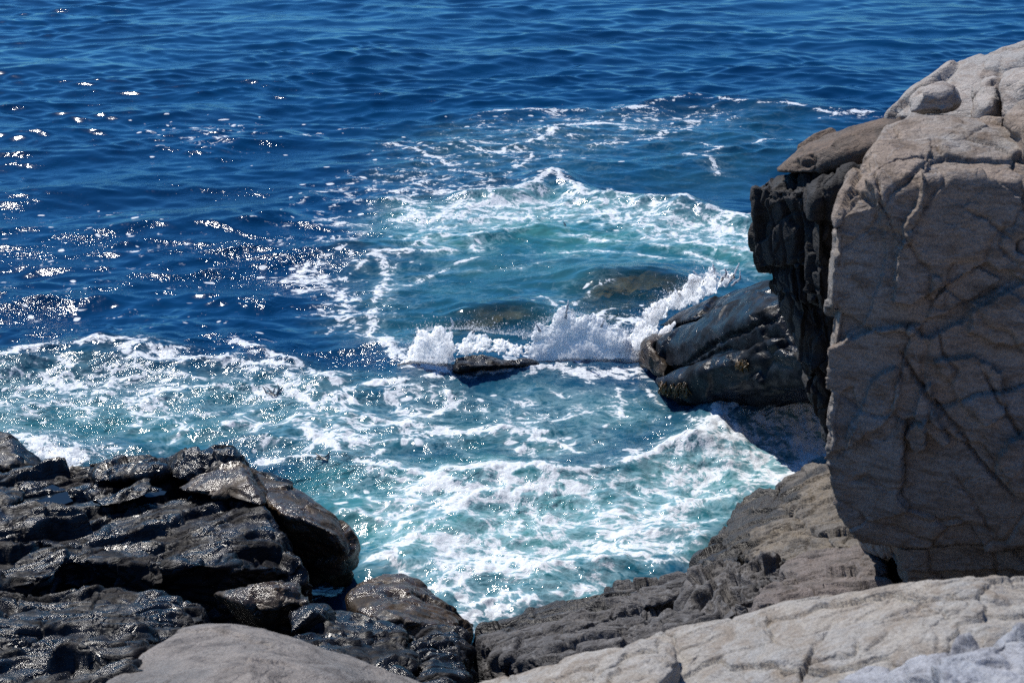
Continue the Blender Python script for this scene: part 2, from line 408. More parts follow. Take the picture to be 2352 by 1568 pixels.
rock('brown_slab', 'long sloping brown slab lying on top of the black outcrop',
     [[D(1776, 388, 9.35), D(1826, 349, 9.5), D(1866, 321, 9.6), D(1953, 299, 9.6), D(2040, 264, 9.6), D(2120, 240, 9.6), D(1780, 396, 9.2), D(1826, 398, 8.95), D(1890, 388, 8.8), D(2000, 340, 8.7), D(2060, 330, 8.7), D(1840, 350, 9.0), D(1960, 310, 8.9), D(2060, 290, 8.9),
       D(1830, 400, 9.9), D(2060, 330, 10.0), D(2120, 280, 10.0)]],
     M_slabtop, voxel=0.015, smooth=4, seed=45, f1=(0.5, 0.035), f2=(0.16, 0.012), fb=(0.4, 0.03), flat=2, strata=(-0.35, 0, 1), crack=0.8,
     cracks=[([(1826, 350), (1828, 375), (1833, 398)], 4, 0.05), ([(1880, 325), (1866, 345), (1872, 380)], 4, 0.04)], cat='slab')

oc.location.x -= 0.035
# --- wet rounded boulders at the waterline
rock('wet_boulder', 'smooth black whale backed wet boulder emerging from under the outcrop',
     [[D(1497, 822, 13.0), D(1505, 790, 13.1), D(1530, 766, 13.1), D(1604, 733, 13.0), D(1700, 693, 12.6), D(1740, 669, 12.2), D(1830, 690, 11.6), D(1528, 848, 12.7), D(1590, 842, 12.3), D(1680, 812, 11.9), D(1830, 800, 11.2),
       D(1560, 790, 12.6), D(1650, 745, 12.2), D(1760, 715, 11.6), D(1540, 850, 13.5), D(1620, 790, 13.8), D(1830, 760, 13.0), D(1830, 850, 11.5)]],
     M_whale, voxel=0.018, smooth=9, seed=51, f1=(0.9, 0.03), f2=(0.3, 0.01), fb=(0.6, 0.05), fine=0.003, strata=(-0.4, 0.1, 1), crack=0.2,
     cracks=[([(1560, 846), (1640, 790), (1720, 755), (1800, 725)], 5, 0.05), ([(1600, 838), (1640, 808), (1700, 800)], 4, 0.03)], cat='boulder')
rock('wet_boulder', 'thin black slanted wet slab with pointed tip behind the whale backed boulder',
     [[D(1506, 748, 14.0), D(1600, 700, 14.0), D(1690, 665, 13.6), D(1760, 640, 13.2), D(1830, 640, 12.6), D(1560, 742, 13.4), D(1640, 723, 13.0), D(1757, 692, 12.2), D(1830, 690, 12.2), D(1520, 752, 14.0), D(1600, 760, 14.3), D(1760, 700, 14.2), D(1830, 700, 13.6), D(1650, 690, 13.2)]],
     M_whale, voxel=0.018, smooth=7, seed=53, f1=(0.7, 0.03), f2=(0.25, 0.012), fb=(0.5, 0.04), fine=0.003, strata=(-0.4, 0.1, 1), crack=0.3,
     cracks=[([(1560, 725), (1630, 712), (1690, 680), (1757, 650)], 5, 0.06)], cat='boulder')
rock('wet_boulder', 'large black boulder with deep shaded front and seaweed at its foot',
     [[D(1504, 870, 12.5), D(1549, 848, 12.4), D(1622, 832, 12.1), D(1700, 806, 11.7), D(1800, 775, 11.2), D(1850, 800, 10.9), D(1880, 860, 10.8), D(1512, 885, 12.35), D(1545, 910, 12.2), D(1620, 850, 11.8), D(1720, 830, 11.4),
       Z(1545, 925, -0.2), Z(1592, 950, -0.1), Z(1650, 970, -0.2), Z(1760, 965, -0.2), Z(1900, 950, -0.2), D(1560, 900, 13.2), D(1700, 850, 13.2), D(1900, 840, 12.4), D(1600, 890, 12.0), D(1600, 920, 12.0)],
      [D(1855, 800, 11.0), D(2060, 760, 10.8), Z(1860, 930, -0.2), Z(2050, 930, -0.2), D(1860, 790, 12.2), D(2060, 740, 12.2), Z(1870, 870, -0.2), Z(2050, 870, -0.2)]],
     M_whale, voxel=0.018, smooth=6, seed=55, f1=(0.6, 0.04), f2=(0.2, 0.014), fb=(0.5, 0.05), fine=0.004, strata=(-0.4, 0.1, 1), crack=0.3, cat='boulder')
rock('wet_boulder', 'small dark wet stone at the left tip of the whale backed boulder',
     [[D(1465, 800, 13.35), D(1472, 782, 13.4), D(1500, 768, 13.4), D(1530, 775, 13.3), D(1470, 830, 13.1), D(1500, 858, 12.8), D(1525, 868, 12.6), D(1535, 840, 12.7), D(1490, 790, 13.0), D(1500, 860, 13.6), D(1540, 800, 13.8), D(1470, 840, 13.6)]],
     M_wetbrown, voxel=0.016, smooth=5, seed=57, f1=(0.35, 0.03), f2=(0.12, 0.01), fb=(0.3, 0.03), cat='boulder')
rock('splashed_rock', 'low black rock poking out beneath the left end of the splash',
     [[Z(1022, 858, 0.02), D(1049, 828, 12.95), D(1080, 820, 13.1), D(1130, 828, 13.1), D(1200, 824, 13.2), D(1240, 836, 13.2), Z(1030, 872, -0.05), Z(1090, 866, -0.05), Z(1160, 850, -0.1), Z(1240, 850, -0.1), D(1055, 845, 12.7), D(1110, 842, 12.85), Z(1050, 840, -0.2), Z(1230, 835, -0.3)]],
     M_wet, voxel=0.014, smooth=3, seed=58, f1=(0.3, 0.03), f2=(0.1, 0.012), fb=(0.3, 0.03))

# --- submerged humps
rock('submerged_rock', 'brown weedy rock under clear water, left of the splash centre',
     [[Z(1010, 735, -0.35), Z(1060, 712, -0.05), Z(1120, 700, -0.08), Z(1190, 705, -0.08), Z(1250, 725, -0.3), Z(1010, 765, -0.3), Z(1090, 765, -0.1), Z(1200, 752, -0.05), Z(1240, 770, -0.3), Z(1120, 735, -0.08), Z(1180, 730, -0.08), Z(1100, 735, -0.8), Z(1200, 700, -0.8)]],
     M_under, voxel=0.025, smooth=4, seed=61, f1=(0.4, 0.05), f2=(0.14, 0.03), fb=(0.3, 0.05))
rock('submerged_rock', 'brown weedy rock under sliding water, right beside the wet boulders',
     [[Z(1320, 690, -0.3), Z(1360, 655, 0.0), Z(1430, 632, -0.04), Z(1520, 632, -0.04), Z(1600, 650, -0.2), Z(1340, 740, -0.3), Z(1420, 720, -0.14), Z(1500, 700, -0.06), Z(1560, 690, -0.1), Z(1620, 700, -0.2), Z(1440, 680, -0.06), Z(1510, 670, -0.06), Z(1450, 690, -0.9), Z(1550, 640, -0.9)]],
     M_under, voxel=0.025, smooth=4, seed=63, f1=(0.4, 0.05), f2=(0.14, 0.03), fb=(0.3, 0.05))

# --- right-hand ledges below the cliff
rock('ledge_slab', 'tan layered slab sloping to the foam beside the foot of the cliff',
     [blk([Z(1775, 1112, 0.45), Z(1800, 1088, 0.5), Z(1866, 1062, 0.6), Z(1925, 1062, 0.7), Z(2000, 1080, 0.8), Z(1785, 1135, 0.5), Z(1850, 1200, 0.85), Z(1925, 1255, 1.05), Z(2040, 1260, 1.1)], down=0.7, back=0.15)],
     M_ledge, voxel=0.0105, smooth=4, seed=71, post=0, f1=(0.5, 0.03), f2=(0.15, 0.012), fb=(0.45, 0.018), strata=(-0.55, -0.5, 0.7), flat=3.5, ledge=0.022, bed=0.12, crack=0.4, cracks=[([(1800, 1130), (1860, 1120), (1925, 1098)], 6, 0.035), ([(1830, 1175), (1880, 1150), (1935, 1150)], 6, 0.035), ([(1870, 1225), (1900, 1190), (1940, 1185)], 6, 0.035)], cat='slab')
rock('ledge_slab', 'dark edged layered slab left of the diagonal crack',
     [blk([Z(1672, 1185, 0.35), Z(1710, 1140, 0.35), Z(1744, 1120, 0.4), Z(1776, 1117, 0.45), Z(1625, 1255, 0.35), Z(1615, 1275, 0.35), Z(1850, 1205, 0.8), Z(1920, 1262, 1.0), Z(1760, 1272, 0.8), Z(1840, 1285, 1.0)], down=0.7, back=0.15)],
     M_ledge, voxel=0.0105, smooth=4, seed=73, post=0, f1=(0.5, 0.03), f2=(0.15, 0.014), fb=(0.45, 0.018), strata=(-0.55, -0.5, 0.7), flat=3.5, ledge=0.022, bed=0.12, crack=0.4, cracks=[([(1660, 1205), (1730, 1180), (1800, 1165)], 6, 0.035), ([(1640, 1250), (1720, 1225), (1800, 1215), (1850, 1230)], 8, 0.05), ([(1690, 1150), (1740, 1145), (1780, 1135)], 5, 0.025)], cat='slab')
rock('ledge_rock', 'pinkish grey angular block in front of the cliff foot',
     [blk([Z(1806, 1290, 1.1), Z(1870, 1262, 1.1), Z(1965, 1244, 1.15), Z(2000, 1255, 1.2), Z(2028, 1290, 1.3), Z(2045, 1355, 1.5), Z(1990, 1372, 1.55), Z(1800, 1378, 1.4), Z(1735, 1395, 1.4), Z(1790, 1340, 1.25)], down=0.6)],
     M_pink, voxel=0.0088, smooth=3, seed=75, post=0, f1=(0.45, 0.035), f2=(0.15, 0.014), fb=(0.45, 0.018), strata=(-0.3, -0.6, 0.8), flat=3, ledge=0.02, bed=0.15,
     cracks=[([(1806, 1325), (1850, 1310), (1910, 1318), (1960, 1330), (2030, 1325)], 9, 0.07), ([(1915, 1330), (1960, 1335), (2000, 1362)], 9, 0.07)])
rock('ledge_rock', 'grey splintered block with upright layers left of the pinkish block',
     [blk([Z(1600, 1330, 0.8), Z(1625, 1300, 0.8), Z(1690, 1290, 0.9), Z(1760, 1282, 1.0), Z(1805, 1290, 1.05), Z(1790, 1350, 1.25), Z(1730, 1390, 1.35), Z(1660, 1420, 1.3), Z(1590, 1430, 1.2), Z(1560, 1400, 1.05)], down=0.6)],
     M_greyl, voxel=0.0088, smooth=2, seed=77, post=0, f1=(0.3, 0.06), f2=(0.12, 0.03), fb=(0.45, 0.018), strata=(0.8, -0.3, 0.45), flat=2.6, ledge=0.05, bed=0.11, crack=0.8,
     cracks=[([(1620, 1402), (1680, 1342), (1740, 1302)], 9, 0.07), ([(1570, 1402), (1620, 1342), (1650, 1302)], 9, 0.07), ([(1640, 1310), (1600, 1370), (1580, 1410)], 9, 0.07), ([(1715, 1300), (1680, 1360), (1640, 1420)], 9, 0.07), ([(1760, 1320), (1720, 1350), (1690, 1390)], 9, 0.07)])
rock('ledge_rock', 'dark flat topped stone at the waters edge left of the splintered block',
     [blk([Z(1575, 1318, 0.5), Z(1600, 1280, 0.42), Z(1640, 1262, 0.45), Z(1700, 1262, 0.6), Z(1700, 1300, 0.7), Z(1640, 1320, 0.7)], down=0.55)],
     M_greyl, voxel=0.014, smooth=3, seed=78, post=0, f1=(0.3, 0.04), f2=(0.12, 0.02), strata=(-0.3, -0.4, 0.8), ledge=0.02)
rock('ridge_rock', 'long dark ridge slab dipping from the ledges down to the foam at the centre',
     [blk([Z(1098, 1462, 0.6), Z(1112, 1446, 0.55), Z(1180, 1412, 0.5), Z(1262, 1380, 0.5), Z(1406, 1353, 0.6), Z(1240, 1462, 0.95), Z(1180, 1480, 0.9), Z(1120, 1490, 0.8), Z(1330, 1440, 1.0), Z(1440, 1400, 0.95)], down=0.7),
      blk([Z(1390, 1356, 0.6), Z(1460, 1340, 0.62), Z(1527, 1326, 0.65), Z(1582, 1311, 0.65), Z(1615, 1330, 0.75), Z(1580, 1372, 0.85), Z(1500, 1390, 0.9), Z(1420, 1405, 0.9)], down=0.6),
      blk([Z(1180, 1475, 0.85), Z(1330, 1445, 0.95), Z(1440, 1410, 0.95), Z(1580, 1400, 1.0), Z(1560, 1480, 1.2), Z(1420, 1500, 1.2), Z(1300, 1520, 1.2), Z(1130, 1510, 0.85)], down=0.7),
      blk([Z(1440, 1440, 1.1), Z(1520, 1410, 1.1), Z(1600, 1395, 1.15), Z(1640, 1430, 1.3), Z(1560, 1470, 1.3), Z(1450, 1480, 1.25)], down=0.5)],
     M_greyl, voxel=0.0088, smooth=3, seed=81, post=0, f1=(0.45, 0.045), f2=(0.18, 0.014), fb=(0.5, 0.018), strata=(-0.2, -0.85, 0.6), flat=3, ledge=0.035, bed=0.12, crack=0.6,
     cracks=[([(1120, 1482), (1200, 1446), (1290, 1420), (1400, 1378), (1500, 1352)], 9, 0.07), ([(1240, 1502), (1330, 1466), (1430, 1430), (1560, 1388), (1640, 1332)], 9, 0.07), ([(1500, 1390), (1480, 1430), (1440, 1472)], 9, 0.07), ([(1330, 1440), (1400, 1452), (1480, 1440)], 9, 0.07), ([(1406, 1356), (1380, 1390), (1350, 1420)], 9, 0.07), ([(1470, 1345), (1455, 1375), (1440, 1400)], 9, 0.07)])

# --- pale foreground ledge, right
rock('pale_ledge', 'broad pale tan ledge with thin dark cracks across the bottom right foreground',
     [blk([Z(1470, 1475, 2.15), Z(1501, 1463, 2.2), Z(1672, 1425, 2.3), Z(1843, 1395, 2.4), Z(1996, 1376, 2.48), Z(2082, 1346, 2.55), Z(2148, 1331, 2.6), Z(2262, 1334, 2.62), Z(2351, 1338, 2.62), Z(2560, 1345, 2.6),
           Z(1380, 1640, 2.35), Z(1700, 1640, 2.5), Z(2000, 1640, 2.6), Z(2300, 1640, 2.65), Z(2560, 1640, 2.65), Z(1700, 1500, 2.42), Z(2000, 1450, 2.6), Z(2300, 1450, 2.72)], down=0.8, back=0.2)],
     M_pale, voxel=0.0064, smooth=6, seed=91, post=0, f1=(0.6, 0.022), f2=(0.2, 0.008), fb=(0.5, 0.035), fine=0.003, strata=(-0.25, -0.5, 0.85), flat=3, ledge=0.010, bed=0.16, crack=0.3,
     cracks=[([(1927, 1400), (1905, 1440), (1870, 1480), (1855, 1520), (1838, 1575)], 4.5, 0.055), ([(1545, 1492), (1650, 1478), (1760, 1466), (1880, 1430)], 4.5, 0.044), ([(1900, 1428), (1990, 1420), (2040, 1415), (2110, 1397), (2160, 1402), (2180, 1425)], 4.5, 0.039),
             ([(1760, 1530), (1850, 1520), (1960, 1500), (1980, 1460)], 4.5, 0.022), ([(2180, 1432), (2280, 1420), (2351, 1415)], 4.5, 0.022), ([(1980, 1500), (2010, 1470), (2050, 1440)], 4.5, 0.022)], cat='ledge')
rock('tan_block', 'loose tan angular block resting on the left end of the pale ledge',
     [blk([Z(1376, 1514, 2.4), Z(1420, 1490, 2.42), Z(1470, 1471, 2.42), Z(1530, 1470, 2.42), Z(1550, 1482, 2.42), Z(1563, 1515, 2.45), Z(1500, 1590, 2.6), Z(1410, 1600, 2.55), Z(1350, 1590, 2.45)], down=0.22)],
     M_pale, voxel=0.009, smooth=4, seed=93, post=0, f1=(0.3, 0.015), f2=(0.1, 0.006), fb=(0.25, 0.015), strata=(-0.4, -0.5, 0.8), ledge=0.006, cat='block')
rock('pale_ledge', 'low pale stone sliver at the bottom edge left of the tan block',
     [blk([Z(1255, 1566, 1.9), Z(1330, 1535, 2.0), Z(1380, 1500, 2.05), Z(1440, 1500, 2.1), Z(1440, 1640, 2.3), Z(1080, 1640, 2.1), Z(1060, 1578, 1.9), Z(1160, 1562, 1.9)], down=0.5)],
     M_pale, voxel=0.011, smooth=4, seed=94, post=0, f1=(0.3, 0.02), f2=(0.12, 0.008), strata=(-0.3, -0.5, 0.85), cat='ledge')
rock('quartz_rock', 'bluish white knobbly rock in the bottom right corner',
     [blk([Z(2050, 1545, 2.85), Z(2120, 1510, 2.9), Z(2190, 1490, 2.92), Z(2280, 1465, 2.95), Z(2351, 1430, 2.95), Z(2500, 1420, 2.95), Z(2500, 1640, 3.1), Z(2050, 1640, 2.95), Z(2250, 1540, 3.02)], down=0.35)],
     M_quartz, voxel=0.009, smooth=4, seed=96, f1=(0.26, 0.05), f2=(0.10, 0.02), fb=(0.3, 0.03), flat=1.6, crack=0.9, strata=(-0.6, -0.3, 0.7), ledge=0.018, bed=0.10)
rock('quartz_rock', 'small pale blocky stone beside the crevice at the bottom right',
     [blk([Z(1910, 1580, 2.8), Z(1950, 1548, 2.78), Z(1990, 1532, 2.78), Z(2040, 1532, 2.78), Z(2052, 1560, 2.82), Z(2050, 1620, 2.85), Z(1920, 1620, 2.82)], down=0.2)],
     M_quartz, voxel=0.008, smooth=4, seed=97, f1=(0.2, 0.015), f2=(0.07, 0.006), fb=(0.2, 0.012))

# --- bottom centre wet boulders
rock('brown_boulder', 'wet brown boulder with glittering flat top beside the cove foam',
     [blk([Z(820, 1345, 0.5), Z(862, 1328, 0.5), Z(922, 1322, 0.5), Z(965, 1342, 0.5), Z(1000, 1372, 0.5), Z(800, 1372, 0.65), Z(822, 1402, 0.8), Z(880, 1425, 0.9), Z(960, 1428, 0.9), Z(1050, 1440, 0.75), Z(1095, 1448, 0.45), Z(1085, 1465, 0.45), Z(1040, 1400, 0.55)], down=0.55)],
     M_wetbrown, voxel=0.014, smooth=4, seed=101, post=0, f1=(0.35, 0.03), f2=(0.12, 0.014), fb=(0.3, 0.035), cat='boulder')
rock('dark_boulder', 'black rounded wet boulder between pale foreground stone and brown boulder',
     [blk([Z(690, 1440, 1.0), Z(730, 1412, 0.95), Z(782, 1400, 0.95), Z(830, 1408, 1.0), Z(862, 1425, 1.05), Z(925, 1438, 1.1), Z(945, 1510, 1.3), Z(940, 1560, 1.4), Z(840, 1560, 1.5), Z(720, 1520, 1.45), Z(660, 1480, 1.3)], down=0.6)],
     M_wet, voxel=0.014, smooth=5, seed=103, post=0, f1=(0.35, 0.04), f2=(0.13, 0.02), fb=(0.35, 0.04), cat='boulder')
rock('dark_boulder', 'dark wet boulder with ribbed top just below the brown boulder',
     [blk([Z(935, 1452, 1.0), Z(1002, 1424, 0.95), Z(1056, 1442, 0.95), Z(1088, 1478, 0.95), Z(1080, 1510, 1.1), Z(1040, 1518, 1.2), Z(960, 1520, 1.25)], down=0.6)],
     M_wet, voxel=0.013, smooth=4, seed=105, f1=(0.25, 0.03), f2=(0.1, 0.018), fb=(0.3, 0.03), strata=(0.3, -0.7, 0.6), flat=3, ledge=0.02, cat='boulder')
rock('dark_boulder', 'lowest black ribbed boulder at the bottom edge centre',
     [blk([Z(970, 1518, 1.3), Z(1050, 1496, 1.25), Z(1092, 1535, 1.3), Z(1062, 1560, 1.4), Z(970, 1600, 1.55), Z(950, 1560, 1.45)], down=0.5)],
     M_wet, voxel=0.012, smooth=4, seed=106, f1=(0.22, 0.025), f2=(0.09, 0.016), fb=(0.25, 0.03), strata=(0.3, -0.7, 0.6), flat=3, ledge=0.02, cat='boulder')
rock('pale_boulder', 'smooth pale grey boulder top rising into the bottom left foreground',
     [blk([Z(420, 1452, 1.75), Z(520, 1438, 1.75), Z(610, 1446, 1.75), Z(720, 1475, 1.75), Z(850, 1520, 1.75), Z(960, 1556, 1.75), Z(1010, 1600, 1.8), Z(1000, 1680, 1.9), Z(600, 1680, 2.1), Z(250, 1680, 2.1), Z(230, 1560, 1.95), Z(330, 1490, 1.85), Z(560, 1520, 2.05)], down=0.6)],
     M_damp, voxel=0.012, smooth=9, seed=108, f1=(0.8, 0.02), f2=(0.2, 0.006), fb=(0.5, 0.03), fine=0.003, cat='boulder')

# --- the wet shelf on the left
rock('rock_shelf', 'broad black wet shelf with glittering domed top on the left shore',
     [blk([Z(-350, 1078, 0.4), Z(-350, 1330, 0.85), Z(20, 1088, 0.4), Z(200, 1090, 0.42), Z(330, 1085, 0.45), Z(520, 1075, 0.48), Z(640, 1160, 0.6), Z(600, 1290, 0.85), Z(300, 1330, 0.9)], down=0.7),
      blk([Z(133, 1188, 0.72), Z(300, 1150, 0.72), Z(380, 1131, 0.72), Z(495, 1124, 0.75), Z(593, 1158, 0.85), Z(647, 1219, 0.95), Z(702, 1283, 0.95), Z(742, 1352, 0.75), Z(95, 1276, 0.95), Z(266, 1295, 1.04), Z(380, 1302, 1.08), Z(495, 1300, 1.1), Z(640, 1300, 1.0)], down=0.55),
      blk([Z(-350, 1260, 0.95), Z(30, 1240, 0.88), Z(170, 1262, 0.98), Z(120, 1320, 1.08), Z(-350, 1360, 1.12), Z(60, 1340, 1.1)], down=0.5),
      blk([Z(-200, 1180, 0.7), Z(60, 1195, 0.72), Z(150, 1168, 0.66), Z(290, 1180, 0.75), Z(200, 1240, 0.9), Z(-200, 1240, 0.85)], down=0.4)],
     M_wet, voxel=0.0125, smooth=2, seed=111, f1=(0.6, 0.085), f2=(0.2, 0.03), fb=(0.6, 0.03), fine=0.003, strata=(0.25, -0.45, 0.8), flat=2.4, ledge=0.035, bed=0.17, crack=0.6, cat='shelf')
rock('black_block', 'black angular block with shaded faces on the seaward rim of the shelf',
     [[D(375, 1062, 9.9), D(420, 1034, 9.9), D(456, 1028, 9.9), D(532, 1030, 9.9), D(420, 1040, 9.65), D(470, 1036, 9.6), D(530, 1040, 9.6), D(563, 1064, 9.5), D(385, 1095, 9.5), D(430, 1110, 9.4), D(540, 1100, 9.35), D(580, 1100, 9.4), D(400, 1090, 10.2), D(570, 1080, 10.2)]],
     M_wet, voxel=0.014, smooth=2, seed=113, post=0, f1=(0.3, 0.035), f2=(0.12, 0.016), fb=(0.3, 0.02), ledge=0.015, bed=0.10, cat='block')
rock('black_block', 'low black block with flat wet top at the seaward left rim of the shelf',
     [[D(194, 1083, 9.9), D(259, 1057, 10.1), D(327, 1042, 10.1), D(378, 1052, 9.9), D(240, 1072, 9.7), D(320, 1060, 9.65), D(230, 1105, 9.5), D(325, 1095, 9.4), D(380, 1085, 9.5), D(230, 1090, 10.3), D(370, 1080, 10.3)]],
     M_wet, voxel=0.014, smooth=2, seed=115, post=0, f1=(0.3, 0.035), f2=(0.12, 0.016), fb=(0.3, 0.02), ledge=0.015, bed=0.10, cat='block')
rock('black_block', 'black wedge standing on the middle of the shelf by a small pool',
     [[D(215, 1146, 9.05), D(290, 1118, 9.1), D(345, 1100, 9.2), D(300, 1128, 8.9), D(270, 1158, 8.8), D(230, 1162, 8.8), D(330, 1140, 8.85), D(350, 1115, 9.0), D(300, 1140, 9.4), D(250, 1155, 9.3)]],
     M_wet, voxel=0.012, smooth=2, seed=116, post=0, f1=(0.25, 0.02), f2=(0.1, 0.01), fb=(0.3, 0.02), cat='block')
rock('black_block', 'black blocky stone at the left edge beside the rock pool',
     [[D(-80, 1130, 9.2), D(0, 1122, 9.2), D(40, 1118, 9.15), D(58, 1128, 9.0), D(55, 1150, 8.9), D(10, 1166, 8.7), D(-80, 1170, 8.7), D(20, 1128, 8.95), D(-80, 1140, 9.5), D(50, 1140, 9.4)]],
     M_wet, voxel=0.012, smooth=2, seed=118, post=0, f1=(0.25, 0.02), f2=(0.1, 0.01), fb=(0.3, 0.02), cat='block')
rock('brown_wedge', 'brown wedge with shaded front leaning behind the domed shelf top',
     [[D(404, 1122, 9.1), D(440, 1094, 9.15), D(500, 1075, 9.2), D(548, 1058, 9.25), D(572, 1072, 9.15), D(612, 1150, 8.7), D(600, 1160, 8.6), D(560, 1085, 8.95), D(480, 1098, 8.95), D(420, 1128, 8.85), D(520, 1130, 8.75), D(450, 1120, 9.6), D(580, 1100, 9.8), D(630, 1150, 9.3)]],
     M_wetbrown, voxel=0.013, smooth=2, seed=121, post=0, f1=(0.3, 0.025), f2=(0.1, 0.01), fb=(0.3, 0.02))
rock('brown_boulder', 'dark brown boulder with deeply shaded front overhanging the cove, right of the shelf',
     [[D(560, 1068, 9.6), D(593, 1082, 9.5), D(640, 1098, 9.4), D(687, 1150, 9.2), D(757, 1178, 9.0), D(795, 1220, 8.8), D(815, 1255, 8.65), D(812, 1312, 8.9), D(745, 1345, 8.8), D(700, 1330, 8.7), D(615, 1165, 8.75), D(650, 1180, 8.55), D(705, 1190, 8.5), D(770, 1225, 8.4), D(800, 1270, 8.4), D(640, 1200, 9.5), D(800, 1330, 9.1), D(720, 1250, 9.4), D(720, 1310, 8.7)]],
     M_wetbrown, voxel=0.014, smooth=3, seed=123, post=0, f1=(0.45, 0.04), f2=(0.15, 0.014), fb=(0.4, 0.03), ledge=0.012, bed=0.2, cat='boulder')
rock('black_block', 'small black pointed block behind the brown boulder facing the foam',
     [[D(578, 1085, 9.75), D(592, 1076, 9.8), D(612, 1096, 9.75), D(640, 1100, 9.7), D(650, 1094, 9.75), D(690, 1150, 9.5), D(640, 1130, 9.4), D(590, 1110, 9.5), D(680, 1160, 9.9), D(600, 1110, 10.0)]],
     M_wet, voxel=0.012, smooth=2, seed=124, post=0, f1=(0.2, 0.03), f2=(0.08, 0.012), fb=(0.3, 0.02), cat='block')
rock('black_rock', 'small black pointed rock with foam behind it at the far left edge',
     [[Z(-120, 1090, 0.0), D(-60, 985, 10.7), D(0, 990, 10.6), D(18, 998, 10.55), D(30, 1020, 10.5), D(60, 1032, 10.4), D(88, 1058, 10.3), D(90, 1075, 10.2), D(20, 1078, 10.0), D(-120, 1000, 10.5), D(10, 1035, 10.3), D(40, 1048, 10.2), Z(80, 1075, -0.1), D(0, 1050, 11.3), D(-120, 1040, 11.3)]],
     M_wet, voxel=0.014, smooth=2, seed=126, post=0, f1=(0.3, 0.04), f2=(0.1, 0.016), fb=(0.3, 0.03))
rock('rubble_ledge', 'stepped black wet ledge with glinting ridges below the shelf at lower left',
     [blk([Z(-300, 1330, 1.05), Z(0, 1345, 1.1), Z(150, 1375, 1.15), Z(320, 1392, 1.2), Z(460, 1390, 1.2), Z(470, 1420, 1.3), Z(380, 1450, 1.4), Z(-300, 1480, 1.5)], down=0.5),
      blk([Z(-300, 1430, 1.45), Z(100, 1430, 1.42), Z(300, 1425, 1.4), Z(430, 1435, 1.45), Z(340, 1480, 1.65), Z(200, 1530, 1.75), Z(-300, 1560, 1.8)], down=0.5),
      blk([Z(-300, 1500, 1.72), Z(80, 1505, 1.72), Z(260, 1500, 1.72), Z(380, 1470, 1.68), Z(300, 1600, 1.95), Z(-300, 1680, 2.05)], down=0.5)],
     M_wet, voxel=0.0105, smooth=2, seed=131, f1=(0.5, 0.065), f2=(0.18, 0.02), fb=(0.5, 0.04), fine=0.003, strata=(0.22, -0.5, 0.8), flat=2.6, ledge=0.03, bed=0.14, crack=0.6, cat='ledge')
rock('brown_block', 'brown angular block with lit top under the shelf front',
     [[D(590, 1345, 7.2), D(620, 1340, 7.25), D(690, 1336, 7.2), D(640, 1352, 7.05), D(700, 1390, 7.0), D(600, 1400, 6.95), D(520, 1372, 7.1), D(490, 1362, 7.2), D(560, 1360, 7.1), D(620, 1380, 7.6), D(500, 1380, 7.5), D(690, 1380, 7.6), D(600, 1440, 7.0), D(700, 1430, 7.1)]],
     M_wetbrown, voxel=0.012, smooth=2, seed=133, post=0, f1=(0.3, 0.03), f2=(0.1, 0.014), cat='block')
rock('dark_block', 'dark slanted block in the shadow below the right end of the shelf',
     [[D(668, 1400, 6.95), D(700, 1386, 7.0), D(745, 1392, 7.0), D(770, 1405, 7.0), D(780, 1440, 6.9), D(670, 1450, 6.7), D(690, 1440, 7.4), D(770, 1440, 7.4), D(720, 1400, 6.8)]],
     M_wet, voxel=0.012, smooth=3, seed=134, post=0, f1=(0.3, 0.02), f2=(0.1, 0.01), cat='block')

# --- rock pools on the shelf
def pool(label, pts, z):
    P = [Z(px, py, z) for px, py in pts]
    bm = bmesh.new(); vs = [bm.verts.new(p) for p in P]
    bm.faces.new(vs)
    r = bmesh.ops.extrude_face_region(bm, geom=bm.faces[:])
    for e in r['geom']:
        if isinstance(e, bmesh.types.BMVert): e.co.z -= 0.1
    bmesh.ops.recalc_face_normals(bm, faces=bm.faces[:])
    me = bpy.data.meshes.new('rock_pool'); bm.to_mesh(me); bm.free()
    return link('rock_pool', me, M_pool, label, 'rock pool', kind='structure')

m = bpy.data.materials.new('pool_water'); g = G(nt(m))
b_ = g.n('ShaderNodeBsdfPrincipled', i={'Base Color': (0.012, 0.02, 0.03, 1), 'Roughness': 0.02, 'IOR': 1.33})
g.link(b_.outputs[0], g.n('ShaderNodeOutputMaterial').inputs[0]); M_pool = m

# ------------------------------------------------------------------ bedrock under the boulders
xs = np.linspace(-9, 9, 180); ys = np.linspace(-3, 16, 190)
X, Y = np.meshgrid(xs, ys); X = X.ravel(); Y = Y.ravel()
zz = np.interp(Y, [-3, 3.2, 4.6, 6.0, 7.5, 8.6, 10, 16], [2.0, 1.9, 1.5, 0.75, 0.2, -0.35, -0.7, -1.2])
zz = zz + 1.0 * np.exp(-((X - 2.45) / 0.5) ** 2 - ((Y - 7.3) / 0.6) ** 2) + np.clip((np.abs(X - 0.1) - 1.2) * 0.2, 0, 0.35) * (Y < 9.5) + 0.10 * fbm(np.stack([X, Y, X * 0], 1) / 0.7, 4, 3)
nx, ny = len(xs), len(ys); idx = np.arange(nx * ny).reshape(ny, nx)
fc = np.stack([idx[:-1, :-1].ravel(), idx[:-1, 1:].ravel(), idx[1:, 1:].ravel(), idx[1:, :-1].ravel()], 1)
link('bedrock', new_mesh('bedrock', np.stack([X, Y, zz], 1), fc), M_wet, 'dark wet bedrock between and beneath the boulders', 'bedrock', kind='structure')

